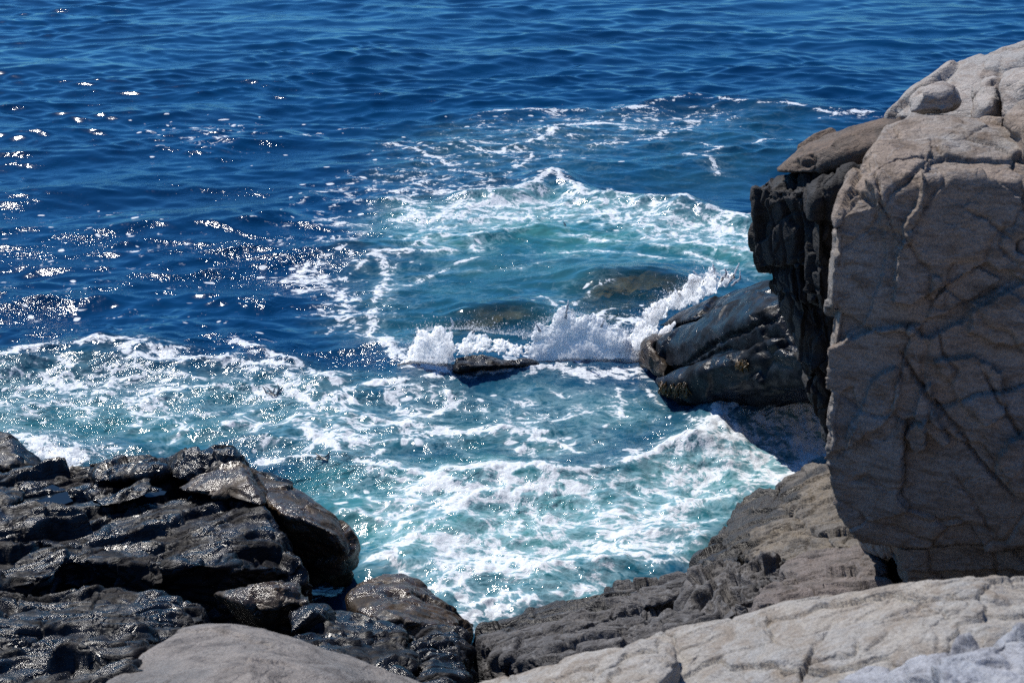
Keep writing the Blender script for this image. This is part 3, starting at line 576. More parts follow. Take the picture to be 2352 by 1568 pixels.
# unseen pale bank behind the viewpoint, added to bounce warm light onto the cliff
xs = np.linspace(-14, 14, 150); yb = np.linspace(-16, 3.4, 110)
X, Y = np.meshgrid(xs, yb); X = X.ravel(); Y = Y.ravel()
zz = np.interp(Y, [-16, -9, -4, -1.5, 1.0, 3.0, 3.4], [8.0, 6.5, 4.6, 3.5, 2.9, 2.0, 1.6]) + 0.35 * fbm(np.stack([X, Y, X * 0], 1) / 2.0, 5, 19)
nx, ny = len(xs), len(yb); idx = np.arange(nx * ny).reshape(ny, nx)
fc = np.stack([idx[:-1, :-1].ravel(), idx[:-1, 1:].ravel(), idx[1:, 1:].ravel(), idx[1:, :-1].ravel()], 1)
link('shore', new_mesh('shore', np.stack([X, Y, zz], 1), fc), M_pale, 'unseen pale rocky bank added behind the viewpoint as warm bounce for the cliff', 'shore', kind='structure')

# the headland that carries the cliff on, to the right of the photograph
xs = np.linspace(1.2, 14, 260); yh = np.linspace(-2, 14.5, 330)
X, Y = np.meshgrid(xs, yh); X = X.ravel(); Y = Y.ravel()
q = np.stack([X, Y, X * 0], 1)
t = X - (0.385 * Y + 0.16) + 0.10 * fbm(q / 0.5, 3, 28)
st = np.clip(t / 0.4, 0, 1); st = st * st * (3 - 2 * st)
top = np.interp(Y + 0.25 * fbm(q / 0.8, 3, 29), [-2, 4.5, 6.1, 6.6, 8.0, 9.6, 10.8, 11.6, 13.5], [3.2, 2.75, 2.45, 3.75, 4.15, 4.3, 3.2, 1.2, -1.3])
fz, fe = facet(q / 0.7 + np.array([0, 0, 0.4]), 27)
zz = -1.4 + (top + 0.22 * fbm(q / 1.4, 5, 31) + 0.16 * fz + 1.4) * st
nx, ny = len(xs), len(yh); idx = np.arange(nx * ny).reshape(ny, nx)
fc = np.stack([idx[:-1, :-1].ravel(), idx[:-1, 1:].ravel(), idx[1:, 1:].ravel(), idx[1:, :-1].ravel()], 1)
link('headland', new_mesh('headland', np.stack([X, Y, zz], 1), fc), M_cliff, 'rocky headland carrying the cliff on to the right', 'headland', kind='structure')

# ------------------------------------------------------------------ the sea
def W2(pts): return [tuple(Z(px, py, 0.0)[:2]) for px, py in pts]

RX0, RX1, RY0, RY1, RS = -11.0, 11.0, 6.5, 34.0, 0.03
gx = np.arange(RX0, RX1, RS); gy = np.arange(RY0, RY1, RS)
GX, GY = np.meshgrid(gx, gy)

def paint(layer, pts, width, val, mode='max', power=2.0):
    pts = W2(pts)
    for a, b in zip(pts[:-1], pts[1:]):
        m = width * 2.6
        i0 = int((min(a[0], b[0]) - m - RX0) / RS); i1 = int((max(a[0], b[0]) + m - RX0) / RS) + 1
        j0 = int((min(a[1], b[1]) - m - RY0) / RS); j1 = int((max(a[1], b[1]) + m - RY0) / RS) + 1
        i0, j0 = max(i0, 0), max(j0, 0)
        if i1 <= i0 or j1 <= j0: continue
        q = np.stack([GX[j0:j1, i0:i1].ravel(), GY[j0:j1, i0:i1].ravel()], 1)
        if not len(q): continue
        d, _ = seg_dist(q, [a, b])
        v = (val * np.exp(-(d / width) ** power)).reshape(GX[j0:j1, i0:i1].shape)
        s = layer[j0:j1, i0:i1]
        layer[j0:j1, i0:i1] = np.maximum(s, v) if val > 0 else np.minimum(s, v)

def blur(a, r):
    k = int(r / RS)
    for _ in range(2):
        for ax in (0, 1):
            c = np.cumsum(np.pad(a, [(k + 1, k) if x == ax else (0, 0) for x in (0, 1)], mode='edge'), axis=ax)
            n = a.shape[ax]
            a = (np.take(c, np.arange(2 * k + 1, 2 * k + 1 + n), ax) - np.take(c, np.arange(0, n), ax)) / (2 * k + 1)
    return a

def area(layer, pts, val, soft=0.25):
    q = np.stack([GX.ravel(), GY.ravel()], 1)
    m = inside(q, W2(pts)).reshape(GX.shape).astype(float)
    np.maximum(layer, blur(m, soft) * val, out=layer)

foam = np.zeros_like(GX); ridge = np.zeros_like(GX); aer = np.zeros_like(GX); clear = np.zeros_like(GX); calm = np.zeros_like(GX)

# aerated (green, milky) water
area(aer, [(640, 1120), (760, 1060), (1000, 1040), (1250, 1090), (1500, 1050), (1650, 980), (1950, 950), (1950, 1100), (1640, 1290), (1300, 1420), (1000, 1440), (820, 1330)], 1.0, 0.35)
area(aer, [(-200, 850), (300, 850), (620, 880), (900, 900), (1300, 870), (1480, 880), (1560, 960), (1600, 1000), (1300, 1100), (900, 1080), (500, 1060), (-200, 1100)], 0.62, 0.5)
area(aer, [(880, 480), (1150, 450), (1350, 440), (1560, 500), (1800, 520), (1800, 640), (1500, 620), (1200, 600), (950, 600), (870, 560)], 1.0, 0.5)
area(aer, [(840, 600), (1300, 560), (1750, 600), (1700, 690), (1300, 760), (950, 830), (820, 760)], 0.52, 0.5)
area(aer, [(900, 300), (1300, 260), (1900, 250), (1800, 460), (1400, 430), (900, 470)], 0.22, 0.7)

# foam fields (lacework of some density)
area(foam, [(800, 1150), (860, 1090), (950, 1075), (1100, 1110), (1400, 1080), (1600, 1030), (1690, 950), (1790, 945), (1900, 990), (1930, 1060), (1790, 1090), (1700, 1160), (1640, 1240), (1570, 1310), (1400, 1345), (1240, 1395), (1120, 1440), (1010, 1370), (900, 1300), (850, 1230)], 0.57, 0.2)
area(foam, [(480, 850), (640, 800), (760, 850), (920, 870), (1060, 900), (1050, 1000), (1000, 1060), (850, 1080), (650, 1060), (520, 1000)], 0.52, 0.3)
area(foam, [(-200, 830), (300, 800), (560, 840), (600, 960), (420, 1000), (-200, 960)], 0.48, 0.3)
area(foam, [(860, 440), (1000, 400), (1200, 420), (1450, 450), (1760, 520), (1760, 600), (1500, 560), (1300, 500), (1100, 540), (900, 540)], 0.54, 0.35)
area(foam, [(600, 620), (720, 560), (900, 580), (900, 680), (870, 780), (800, 800), (640, 740)], 0.48, 0.35)
area(foam, [(640, 420), (850, 330), (1100, 260), (1700, 230), (1800, 280), (1500, 330), (1200, 430), (900, 500), (700, 560)], 0.38, 0.6)
area(foam, [(-300, 480), (300, 440), (700, 560), (760, 800), (300, 810), (-300, 810)], 0.26, 0.6)
area(foam, [(300, 270), (620, 260), (700, 330), (560, 380), (300, 350)], 0.34, 0.6)
area(foam, [(1030, 880), (1480, 870), (1530, 960), (1600, 1010), (1300, 1080), (1050, 1080)], 0.36, 0.3)
area(foam, [(1750, 960), (1900, 950), (1920, 1060), (1800, 1080)], 0.74, 0.1)

area(foam, [(560, 560), (700, 450), (900, 400), (960, 520), (900, 640), (700, 640)], 0.42, 0.5)
S = [  # polyline, width (m), density, crest height (m)
 # left shore-wave crest and its loops
 ([(-150, 845), (0, 848), (60, 822), (150, 817), (280, 818), (400, 835), (520, 850), (620, 852)], .20, .95, .12),
 ([(-100, 880), (100, 878), (200, 885), (260, 905), (330, 905), (420, 898), (560, 908), (650, 930)], .13, .8, 0),
 ([(255, 860), (240, 890), (300, 930), (315, 975)], .10, .75, 0),
 ([(0, 905), (60, 895), (160, 900)], .10, .7, 0),
 ([(560, 795), (590, 800), (625, 829), (680, 850), (732, 884), (800, 905), (900, 895), (1030, 872)], .16, .9, .08),
 ([(552, 858), (620, 885), (699, 921), (739, 946), (850, 968), (960, 985), (1060, 1000)], .14, .85, .03),
 ([(640, 860), (720, 872), (800, 880)], .12, .8, 0),
 ([(515, 987), (625, 983), (720, 975), (760, 975)], .12, .75, 0),
 ([(552, 1031), (662, 1022), (760, 1000), (850, 1020), (960, 1010), (1080, 1003), (1160, 985)], .13, .85, .03),
 ([(590, 1060), (700, 1050), (800, 1060), (860, 1050), (900, 1030)], .12, .8, 0),
 ([(420, 960), (380, 1000), (340, 1040)], .06, .65, 0),
 ([(0, 950), (80, 945), (160, 960)], .12, .6, 0),
 ([(30, 1010), (90, 1030), (150, 1055), (190, 1070)], .22, .85, .05),
 # cove churn
 ([(690, 1000), (760, 1030), (830, 1060), (905, 1085), (980, 1110), (1040, 1118), (1060, 1113)], .13, .95, .06),
 ([(1040, 1118), (1120, 1112), (1200, 1108), (1300, 1100), (1420, 1080), (1500, 1062), (1560, 1045), (1600, 1035)], .14, 1.0, .14),
 ([(1600, 1036), (1640, 1010), (1660, 985), (1690, 960), (1740, 955), (1790, 955)], .15, 1.0, .2),
 ([(1690, 965), (1640, 1000), (1700, 1005), (1660, 1030)], .2, 1.0, .05),
 ([(1740, 965), (1800, 1000), (1850, 1040), (1880, 1060)], .05, .8, .02),
 ([(1760, 960), (1830, 975), (1900, 1010)], .05, .8, 0),
 ([(1790, 955), (1860, 965), (1910, 985)], .05, .8, 0),
 ([(1780, 985), (1850, 1010), (1910, 1045)], .05, .85, 0),
 ([(1720, 990), (1780, 1025), (1830, 1060)], .06, .85, 0),
 ([(1800, 970), (1870, 990), (1920, 1020)], .05, .9, 0),
 ([(1700, 1050), (1720, 1080), (1770, 1100), (1790, 1080), (1820, 1070)], .14, 1.0, .03),
 ([(900, 1300), (930, 1265), (960, 1240), (1020, 1210), (1060, 1185), (1090, 1155)], .14, .97, .10),
 ([(780, 1185), (850, 1195), (930, 1215), (990, 1215)], .15, .85, .04),
 ([(800, 1130), (850, 1150), (880, 1180)], .13, .8, .03),
 ([(1000, 1130), (1060, 1160), (1120, 1170), (1200, 1140)], .17, .92, .06),
 ([(1180, 1160), (1250, 1130), (1330, 1120)], .12, .85, .05),
 ([(1060, 1342), (1150, 1335), (1250, 1325), (1330, 1320), (1400, 1310), (1480, 1296), (1545, 1312)], .08, .95, .10),
 ([(1060, 1432), (1100, 1425), (1130, 1415), (1200, 1393), (1290, 1372), (1340, 1355)], .11, 1.0, .05),
 ([(1000, 1352), (1050, 1360), (1090, 1385)], .12, .9, .03),
 ([(930, 1330), (1000, 1335), (1100, 1350)], .08, .8, 0),
 ([(1130, 1400), (1160, 1380), (1170, 1360)], .1, .9, .03),
 ([(1500, 1240), (1560, 1220), (1640, 1200)], .1, .8, .03),
 ([(1560, 1170), (1640, 1160), (1690, 1140)], .1, .8, .03),
 ([(1380, 1170), (1420, 1210), (1440, 1260)], .09, .75, .03),
 ([(1195, 1040), (1205, 1015), (1230, 1000), (1255, 990)], .06, .98, 0),
 ([(1230, 1000), (1290, 1025), (1340, 1040), (1400, 1055)], .06, .9, 0),
 ([(1060, 1000), (1150, 975), (1250, 960), (1330, 945)], .06, .75, 0),
 ([(1400, 875), (1420, 920), (1400, 960), (1380, 990)], .07, .7, 0),
 ([(1490, 890), (1520, 930), (1560, 960), (1600, 990)], .06, .72, 0),
 # around the splash
 ([(1330, 700), (1370, 672), (1420, 660)], .09, .62, 0),
 ([(1350, 740), (1400, 705), (1460, 700), (1520, 715)], .12, .72, 0),
 ([(1370, 770), (1420, 735), (1470, 735)], .14, .8, 0),
 ([(1000, 760), (1050, 755), (1100, 752)], .06, .5, 0),
 ([(880, 800), (905, 830), (950, 850), (1000, 868), (1035, 872)], .2, .97, .08),
 ([(960, 890), (1020, 900), (1030, 930), (980, 960)], .14, .85, 0),
 ([(1190, 848), (1330, 858), (1475, 856)], .24, 1.0, 0),
 ([(1060, 880), (1150, 862), (1250, 855), (1350, 850), (1470, 852)], .09, .85, .02),
 ([(1470, 800), (1500, 830), (1540, 870)], .08, .8, .0),
 ([(1230, 690), (1270, 700), (1290, 720)], .1, .75, 0),
 # arc west of the splash
 ([(1024, 578), (985, 586), (900, 590), (850, 605), (800, 628), (720, 645), (660, 650)], .10, .85, .03),
 ([(885, 600), (890, 630), (860, 670), (845, 720), (850, 765), (900, 800)], .17, .72, .02),
 ([(700, 680), (760, 690), (800, 720), (830, 760)], .1, .65, 0),
 ([(1020, 551), (1080, 545), (1140, 538), (1230, 524)], .12, .75, .04),
 ([(985, 558), (960, 570), (1000, 580)], .05, .7, 0),
 ([(1079, 551), (1098, 574)], .08, .8, 0),
 ([(1089, 622), (1200, 615), (1330, 590)], .04, .5, 0),
 # mid swell crest
 ([(869, 454), (927, 442), (980, 450)], .12, .8, .05),
 ([(908, 465), (978, 473), (1044, 489), (1117, 473)], .17, .92, .06),
 ([(1071, 454), (1179, 458), (1237, 434), (1268, 415), (1303, 431), (1340, 450)], .15, .95, .16),
 ([(1268, 412), (1290, 430), (1330, 455), (1380, 463), (1431, 469), (1528, 481), (1574, 483), (1625, 500), (1702, 516), (1760, 526)], .13, .97, .16),
 ([(1568, 478), (1585, 484), (1560, 494)], .14, 1.0, .18),
 ([(1340, 470), (1370, 490), (1400, 510)], .13, .85, 0),
 ([(1410, 435), (1460, 455), (1550, 480)], .18, .75, .0),
 ([(1489, 547), (1560, 558), (1625, 566), (1702, 580), (1760, 590)], .13, .85, .05),
 ([(1420, 522), (1500, 535), (1600, 555), (1740, 570)], .12, .7, .03),
 ([(1610, 505), (1660, 530), (1720, 555)], .16, .85, .0),
 ([(870, 606), (1000, 545), (1250, 508), (1500, 530), (1750, 612)], .07, .74, 0),
 ([(930, 650), (1100, 596), (1350, 575), (1600, 596), (1750, 645)], .05, .68, 0),
 ([(900, 560), (1040, 512), (1220, 490), (1400, 500)], .09, .74, 0),
 ([(700, 566), (800, 500), (950, 432), (1100, 396), (1300, 356)], .12, .55, 0),
 ([(1300, 545), (1500, 560), (1740, 625)], .06, .72, 0),
 ([(780, 470), (900, 420), (1000, 400)], .12, .6, 0),
 # far streaks
 ([(1078, 342), (1144, 357), (1190, 340), (1237, 322), (1262, 305), (1291, 291), (1353, 287), (1422, 285)], .16, .95, .04),
 ([(1190, 345), (1230, 350), (1200, 375), (1170, 395)], .10, .8, 0),
 ([(889, 338), (950, 350), (1000, 365), (1036, 388), (1113, 396)], .15, .8, 0),
 ([(1000, 400), (1060, 412), (1110, 420)], .12, .75, 0),
 ([(1144, 262), (1276, 254), (1392, 258), (1480, 250), (1586, 233), (1663, 240), (1761, 246), (1900, 262), (2000, 262)], .17, .8, .08),
 ([(1420, 262), (1500, 268), (1560, 262)], .12, .7, 0),
 ([(1377, 330), (1440, 328), (1508, 314), (1540, 292), (1590, 284), (1604, 270)], .09, .85, 0),
 ([(1560, 320), (1610, 328), (1659, 349), (1610, 352)], .08, .85, 0),
 ([(1659, 345), (1700, 335), (1761, 322), (1830, 315)], .07, .75, 0),
 ([(1586, 353), (1625, 378), (1667, 400)], .09, .9, 0),
 ([(1690, 285), (1720, 300), (1790, 308)], .06, .5, 0),
 ([(330, 300), (380, 312), (450, 305), (480, 320), (540, 335)], .12, .6, .03),
 ([(620, 330), (700, 315), (760, 300), (860, 290)], .12, .55, 0),
 ([(520, 540), (620, 500), (700, 460)], .1, .5, .03),
]
for pts, wd, dn, hg in S:
    k_ = 1.0 if pts[0][1] > 480 else 0.93
    paint(foam, pts, wd * 0.60, dn * 0.90 * k_)
    paint(foam, pts, wd * 2.1, dn * 0.58 * k_, power=1.6)
    if hg: paint(ridge, pts, wd * 2.2, hg)
# swell bulges sliding over the drowned rocks, hollow in front
paint(ridge, [(1080, 715), (1190, 715)], 0.35, 0.11)
paint(ridge, [(1400, 650), (1530, 648)], 0.42, 0.17)
area(calm, [(900, 540), (1750, 560), (1700, 760), (900, 800)], 0.6, 0.5)
area(calm, [(1100, 860), (1520, 860), (1640, 1000), (1200, 1080)], 0.75, 0.3)
area(clear, [(1000, 745), (1060, 708), (1200, 694), (1250, 705), (1240, 760), (1010, 790)], 0.68, 0.22)
area(clear, [(1310, 720), (1340, 660), (1420, 632), (1540, 628), (1610, 650), (1560, 720), (1400, 760)], 0.70, 0.22)

# grid: rows finer towards the shore, columns fanning out with distance
ys = [7.0]
while ys[-1] < 48: ys.append(ys[-1] + max(0.016, 0.55 * ys[-1] ** 2 / 7821))
ys += [50, 54, 60, 70, 85, 110, 160, 260, 500, 1200, 4000]
ys = np.array(ys)
us = np.linspace(-1, 1, 1050)
us = np.concatenate([-np.array([60, 20, 8, 4, 2.5, 1.8, 1.4, 1.2, 1.1]), us, np.array([1.1, 1.2, 1.4, 1.8, 2.5, 4, 8, 20, 60])])
U, Yg = np.meshgrid(us, ys); 
Xg = U * (0.43 * np.minimum(Yg, 80) + 0.9)
nr, nc = Xg.shape
X = Xg.ravel(); Y = Yg.ravel()
dY = np.repeat(np.gradient(ys), nc)

def sample(layer, x, y):
    fx = np.clip((x - RX0) / RS, 0, layer.shape[1] - 1.001); fy = np.clip((y - RY0) / RS, 0, layer.shape[0] - 1.001)
    ix = fx.astype(int); iy = fy.astype(int); fx = fx - ix; fy = fy - iy
    v = (layer[iy, ix] * (1 - fx) + layer[iy, ix + 1] * fx) * (1 - fy) + (layer[iy + 1, ix] * (1 - fx) + layer[iy + 1, ix + 1] * fx) * fy
    return v

wx = 0.16 * noise2(X / 0.9, Y / 0.9, 71) + 0.08 * noise2(X / 0.3, Y / 0.3, 72) + 0.03 * noise2(X / 0.1, Y / 0.1, 75)
wy = 0.16 * noise2(X / 0.9, Y / 0.9, 73) + 0.08 * noise2(X / 0.3, Y / 0.3, 74) + 0.03 * noise2(X / 0.1, Y / 0.1, 76)
a_foam = sample(foam, X + wx, Y + wy) * np.clip(0.92 + 0.30 * noise2(X / 0.5, Y / 0.5, 77) + 0.22 * noise2(X / 0.18, Y / 0.18, 78), 0.4, 1.15)
a_ridge = sample(blur(ridge, 0.06), X + 0.7 * wx, Y + 0.7 * wy)
a_aer = sample(aer, X + 2 * wx, Y + 2 * wy)
a_clear = sample(clear, X + 0.5 * wx, Y + 0.5 * wy)
a_calm = sample(blur(calm, 0.2), X, Y)

# wave field: a directional spread of sharp-crested trains
wxx = X + 0.5 * noise2(X / 3.1, Y / 3.1, 81); wyy = Y + 0.5 * noise2(X / 3.1, Y / 3.1, 82)
hz = np.zeros_like(X); dx = np.zeros_like(X); dy = np.zeros_like(X)
rg = np.random.default_rng(5)
gust = np.clip(1.0 + 0.75 * noise2(X / 4.5, Y / 6.0, 87) + 0.4 * noise2(X / 1.6, Y / 2.2, 88), 0.35, 1.7)
NW = 95
near = np.clip((18 - Y) / 6, 0, 1)
for k in range(NW):
    lam = 0.22 * (5.0 / 0.22) ** (k / (NW - 1))
    th = rg.normal(0, 0.50) + 0.12
    kx, ky = math.sin(th) * 2 * math.pi / lam, -math.cos(th) * 2 * math.pi / lam
    ph = kx * wxx + ky * wyy + rg.uniform(0, 6.283)
    slope = 0.0235 * (1.4 if lam < 1.0 else 0.9 if lam < 2.6 else 0.6)
    amp = slope * lam / (2 * math.pi)
    att = np.clip(lam / (3.2 * dY) - 0.6, 0, 1) * (1 - a_calm * (0.55 if lam > 0.5 else 0.35))
    if lam > 1.2: att = att * (1 - 0.45 * near)
    if lam < 1.3: att = att * gust
    s_, c_ = np.sin(ph), np.cos(ph)
    hz += amp * att * c_
    dx -= amp * att * (kx * lam / 6.283) * s_ * 0.9
    dy -= amp * att * (ky * lam / 6.283) * s_ * 0.9
fade = np.clip((90 - Y) / 40, 0, 1)
fr = np.clip(a_foam * 1.4 - 0.35, 0, 1)
P3 = np.stack([X, Y, np.zeros_like(X)], 1)
bub = np.zeros_like(X); sel = (Y < 24) & (np.abs(U.ravel()) <= 1)
bub[sel] = np.abs(noise(P3[sel] / 0.13, 91)) * 0.05 + np.abs(noise(P3[sel] / 0.055, 92)) * 0.022
turb = np.zeros_like(X); turb[sel] = 0.030 * noise(P3[sel] / 0.34, 93) + 0.02 * noise(P3[sel] / 0.16, 94) + 0.007 * noise(P3[sel] / 0.075, 95)
hz = hz * fade + a_ridge + fr * bub * 1.0 + turb * np.clip(0.25 + 0.45 * near + a_aer * 0.9 - 0.6 * a_calm, 0.2, 1.3)
V = np.stack([X + dx * fade, Y + dy * fade, hz], 1)
idx = np.arange(nr * nc, dtype=np.int32).reshape(nr, nc)
FQ = np.stack([idx[:-1, :-1].ravel(), idx[:-1, 1:].ravel(), idx[1:, 1:].ravel(), idx[1:, :-1].ravel()], 1)
me = new_mesh('sea', V, FQ)
a_rip = np.clip((24 - Y) / 9, 0.30, 1) * (1 - 0.55 * a_calm) * np.clip(0.50 + 1.5 * noise2(X / 1.4, Y / 1.4, 85) + 1.0 * noise2(X / 0.42, Y / 0.42, 86), 0.04, 1.7) * np.where(X < 0.5, 1.0, 0.75)
for nme, arr in (('foam', a_foam), ('aer', a_aer), ('clear', a_clear), ('ripple', a_rip)):
    at = me.attributes.new(nme, 'FLOAT', 'POINT'); at.data.foreach_set('value', np.ascontiguousarray(arr, np.float32))

m = bpy.data.materials.new('sea_water'); g = G(nt(m))
co = g.n('ShaderNodeTexCoord').outputs['Object']
def attr(n): return g.n('ShaderNodeAttribute', attribute_name=n).outputs['Fac']
fo, ae, cl = attr('foam'), attr('aer'), attr('clear')
flat_ = g.n('ShaderNodeVectorMath', operation='MULTIPLY', i={0: co, 1: (0.86, 1.06, 0.4)}).outputs[0]
wc = g.n('ShaderNodeTexNoise', i={'Vector': flat_, 'Scale': 1.3, 'Detail': 2, 'Roughness': 0.5}).outputs['Color']
wv = g.n('ShaderNodeVectorMath', operation='MULTIPLY_ADD', i={0: wc, 1: (0.5, 0.5, 0.0), 2: flat_}).outputs[0]
wc2 = g.n('ShaderNodeTexNoise', i={'Vector': wv, 'Scale': 5.0, 'Detail': 3, 'Roughness': 0.55}).outputs['Color']
wv = g.n('ShaderNodeVectorMath', operation='MULTIPLY_ADD', i={0: wc2, 1: (0.10, 0.10, 0.0), 2: wv}).outputs[0]
def vein(scale, k, det=3):
    n_ = g.noise(wv, scale, det, 0.55)
    return g.math('SUBTRACT', 1.0, g.math('MULTIPLY', g.math('ABSOLUTE', g.math('SUBTRACT', n_, 0.5)), k), clamp=True)
r1 = vein(2.2, 9.0); r2 = vein(6.0, 8.0); r3 = vein(16.0, 6.5)
fbn = g.ss(g.noise(wv, 4.0, 9, 0.78), 0.25, 0.75)
pat = g.math('ADD', g.math('MULTIPLY', r1, 0.24), g.math('MULTIPLY', fbn, 0.40))
pat = g.math('ADD', pat, g.math('ADD', g.math('MULTIPLY', r2, 0.22), g.math('MULTIPLY', r3, 0.20)))
thr = g.math('SUBTRACT', 1.03, g.math('MULTIPLY', fo, 0.93))
fm = g.ss(g.math('SUBTRACT', pat, thr), -0.01, 0.13)
# dense foam keeps small bubble holes
vo = g.n('ShaderNodeTexVoronoi', i={'Vector': wv, 'Scale': 26.0, 'Randomness': 1.0}).outputs['Distance']
hole = g.ss(vo, 0.12, 0.5, 0.75, 1.0)
fm = g.math('MULTIPLY', fm, g.math('MULTIPLY', hole, g.ss(g.noise(wv, 55, 3, 0.6), 0.30, 0.55, 0.72, 1.0)))
vf = g.n('ShaderNodeTexVoronoi', i={'Vector': wv, 'Scale': 6.5, 'Randomness': 1.0})
vr = g.n('ShaderNodeSeparateColor', i={0: vf.outputs['Color']})
on = g.math('LESS_THAN', vr.outputs[0], g.math('MULTIPLY', g.math('SUBTRACT', fo, 0.06), 1.15))
rad = g.math('MULTIPLY_ADD', vr.outputs[1], 0.22, 0.07)
fleck = g.math('MULTIPLY', g.ss(g.math('SUBTRACT', vf.outputs['Distance'], rad), -0.05, 0.05, 1, 0), on)
fm = g.math('MAXIMUM', fm, g.math('MULTIPLY', fleck, 0.9))
# milky under-foam haze in the water
veil = g.math('MULTIPLY', g.ss(g.math('SUBTRACT', pat, thr), -0.42, 0.06), g.math('MULTIPLY', ae, 0.55))
deep = g.mix(g.ss(g.noise(flat_, 0.35, 3, 0.5), 0.35, 0.65), (0.0008, 0.026, 0.085, 1), (0.0012, 0.036, 0.110, 1))
teal = g.mix(g.ss(g.noise(flat_, 0.9, 4, 0.6), 0.35, 0.68), (0.022, 0.135, 0.175, 1), (0.055, 0.215, 0.215, 1))
body = g.mix(ae, deep, teal)
body = g.mix(veil, body, (0.42, 0.63, 0.68, 1))
b1 = g.noise(flat_, 5.0, 3, 0.6, 0.3)
b2 = g.noise(flat_, 17.0, 3, 0.6, 0.4)
b3 = g.noise(flat_, 52.0, 2, 0.55)
rp = attr('ripple')
nb = g.bump(b1, g.math('MULTIPLY_ADD', rp, 0.20, 0.04), 0.10)
nb = g.bump(b2, g.math('MULTIPLY', rp, 0.70), 0.035, nb)
nb = g.bump(b3, g.math('MULTIPLY', rp, 0.10), 0.012, nb)
wat = g.n('ShaderNodeBsdfPrincipled', i={'Base Color': body, 'Roughness': 0.09, 'IOR': 1.33, 'Normal': nb})
tr = g.n('ShaderNodeBsdfTransparent', i={'Color': (0.86, 0.88, 0.74, 1)})
gl = g.n('ShaderNodeBsdfGlossy', i={'Color': (1, 1, 1, 1), 'Roughness': 0.05, 'Normal': nb})
fres = g.n('ShaderNodeFresnel', i={'IOR': 1.33, 'Normal': nb}).outputs[0]
thin = g.n('ShaderNodeMixShader', i={0: fres, 1: tr.outputs[0], 2: gl.outputs[0]})
w1 = g.n('ShaderNodeMixShader', i={0: cl, 1: wat.outputs[0], 2: thin.outputs[0]})
fb_ = g.bump(g.math('MULTIPLY', fm, pat), 0.22, 0.04)
fb_ = g.bump(g.noise(wv, 34, 5, 0.7), 0.45, 0.02, fb_)
fcol = g.mix(g.noise(wv, 14, 3, 0.6), (0.70, 0.76, 0.80, 1), (0.88, 0.90, 0.92, 1))
fsh = g.n('ShaderNodeBsdfPrincipled', i={'Base Color': fcol, 'Roughness': 0.45, 'IOR': 1.33, 'Normal': fb_})
w2 = g.n('ShaderNodeMixShader', i={0: fm, 1: w1.outputs[0], 2: fsh.outputs[0]})
g.link(w2.outputs[0], g.n('ShaderNodeOutputMaterial').inputs[0])
sea = link('sea', me, m, 'deep blue sea turning green and foamy in the rocky cove', 'sea', kind='structure')

def sea_z(x, y):                            # water level near a point
    j = int(np.argmin(np.abs(ys - y))); row = V[j * nc:(j + 1) * nc]
    return float(row[int(np.argmin(np.abs(row[:, 0] - x))), 2])

# ------------------------------------------------------------------ white-water splashes
m = bpy.data.materials.new('white_water'); g = G(nt(m))
co = g.n('ShaderNodeTexCoord').outputs['Object']
nb = g.bump(g.noise(co, 38, 5, 0.7), 0.25, 0.02)
pr = g.n('ShaderNodeBsdfPrincipled', i={'Base Color': (0.965, 0.985, 1.0, 1), 'Roughness': 0.3, 'IOR': 1.33, 'Normal': nb, 'Subsurface Weight': 1.0, 'Subsurface Radius': (1, 1, 1), 'Subsurface Scale': 0.8, 'Subsurface Anisotropy': 0.0})
g.link(pr.outputs[0], g.n('ShaderNodeOutputMaterial').inputs[0]); M_white = m

m = bpy.data.materials.new('water_drops'); g = G(nt(m))
df = g.n('ShaderNodeBsdfPrincipled', i={'Base Color': (0.92, 0.95, 0.98, 1), 'Roughness': 0.25})
tl = g.n('ShaderNodeBsdfTranslucent', i={'Color': (0.95, 0.97, 1.0, 1)})
m1 = g.n('ShaderNodeMixShader', i={0: 0.62, 1: df.outputs[0], 2: tl.outputs[0]})
tp = g.n('ShaderNodeBsdfTransparent')
m2 = g.n('ShaderNodeMixShader', i={0: 0.5, 1: m1.outputs[0], 2: tp.outputs[0]})
g.link(m2.outputs[0], g.n('ShaderNodeOutputMaterial').inputs[0]); M_drop = m

_b = bmesh.new(); bmesh.ops.create_icosphere(_b, subdivisions=1, radius=1.0)
ICO_V = np.array([v.co[:] for v in _b.verts]); ICO_F = np.array([[v.index for v in f.verts] for f in _b.faces]); _b.free()
OCT_V = np.array([(1, 0, 0), (-1, 0, 0), (0, 1, 0), (0, -1, 0), (0, 0, 1), (0, 0, -1)], float)
OCT_F = np.array([(0, 2, 4), (2, 1, 4), (1, 3, 4), (3, 0, 4), (2, 0, 5), (1, 2, 5), (3, 1, 5), (0, 3, 5)])

def balls(P, r, V0, F0, stretch=None):
    n = len(P); v = V0[None] * np.asarray(r)[:, None, None]
    if stretch is not None: v = v * stretch[:, None, :]
    v = v + np.asarray(P)[:, None, :]
    f = F0[None] + (np.arange(n) * len(V0))[:, None, None]
    return v.reshape(-1, 3), f.reshape(-1, 3)

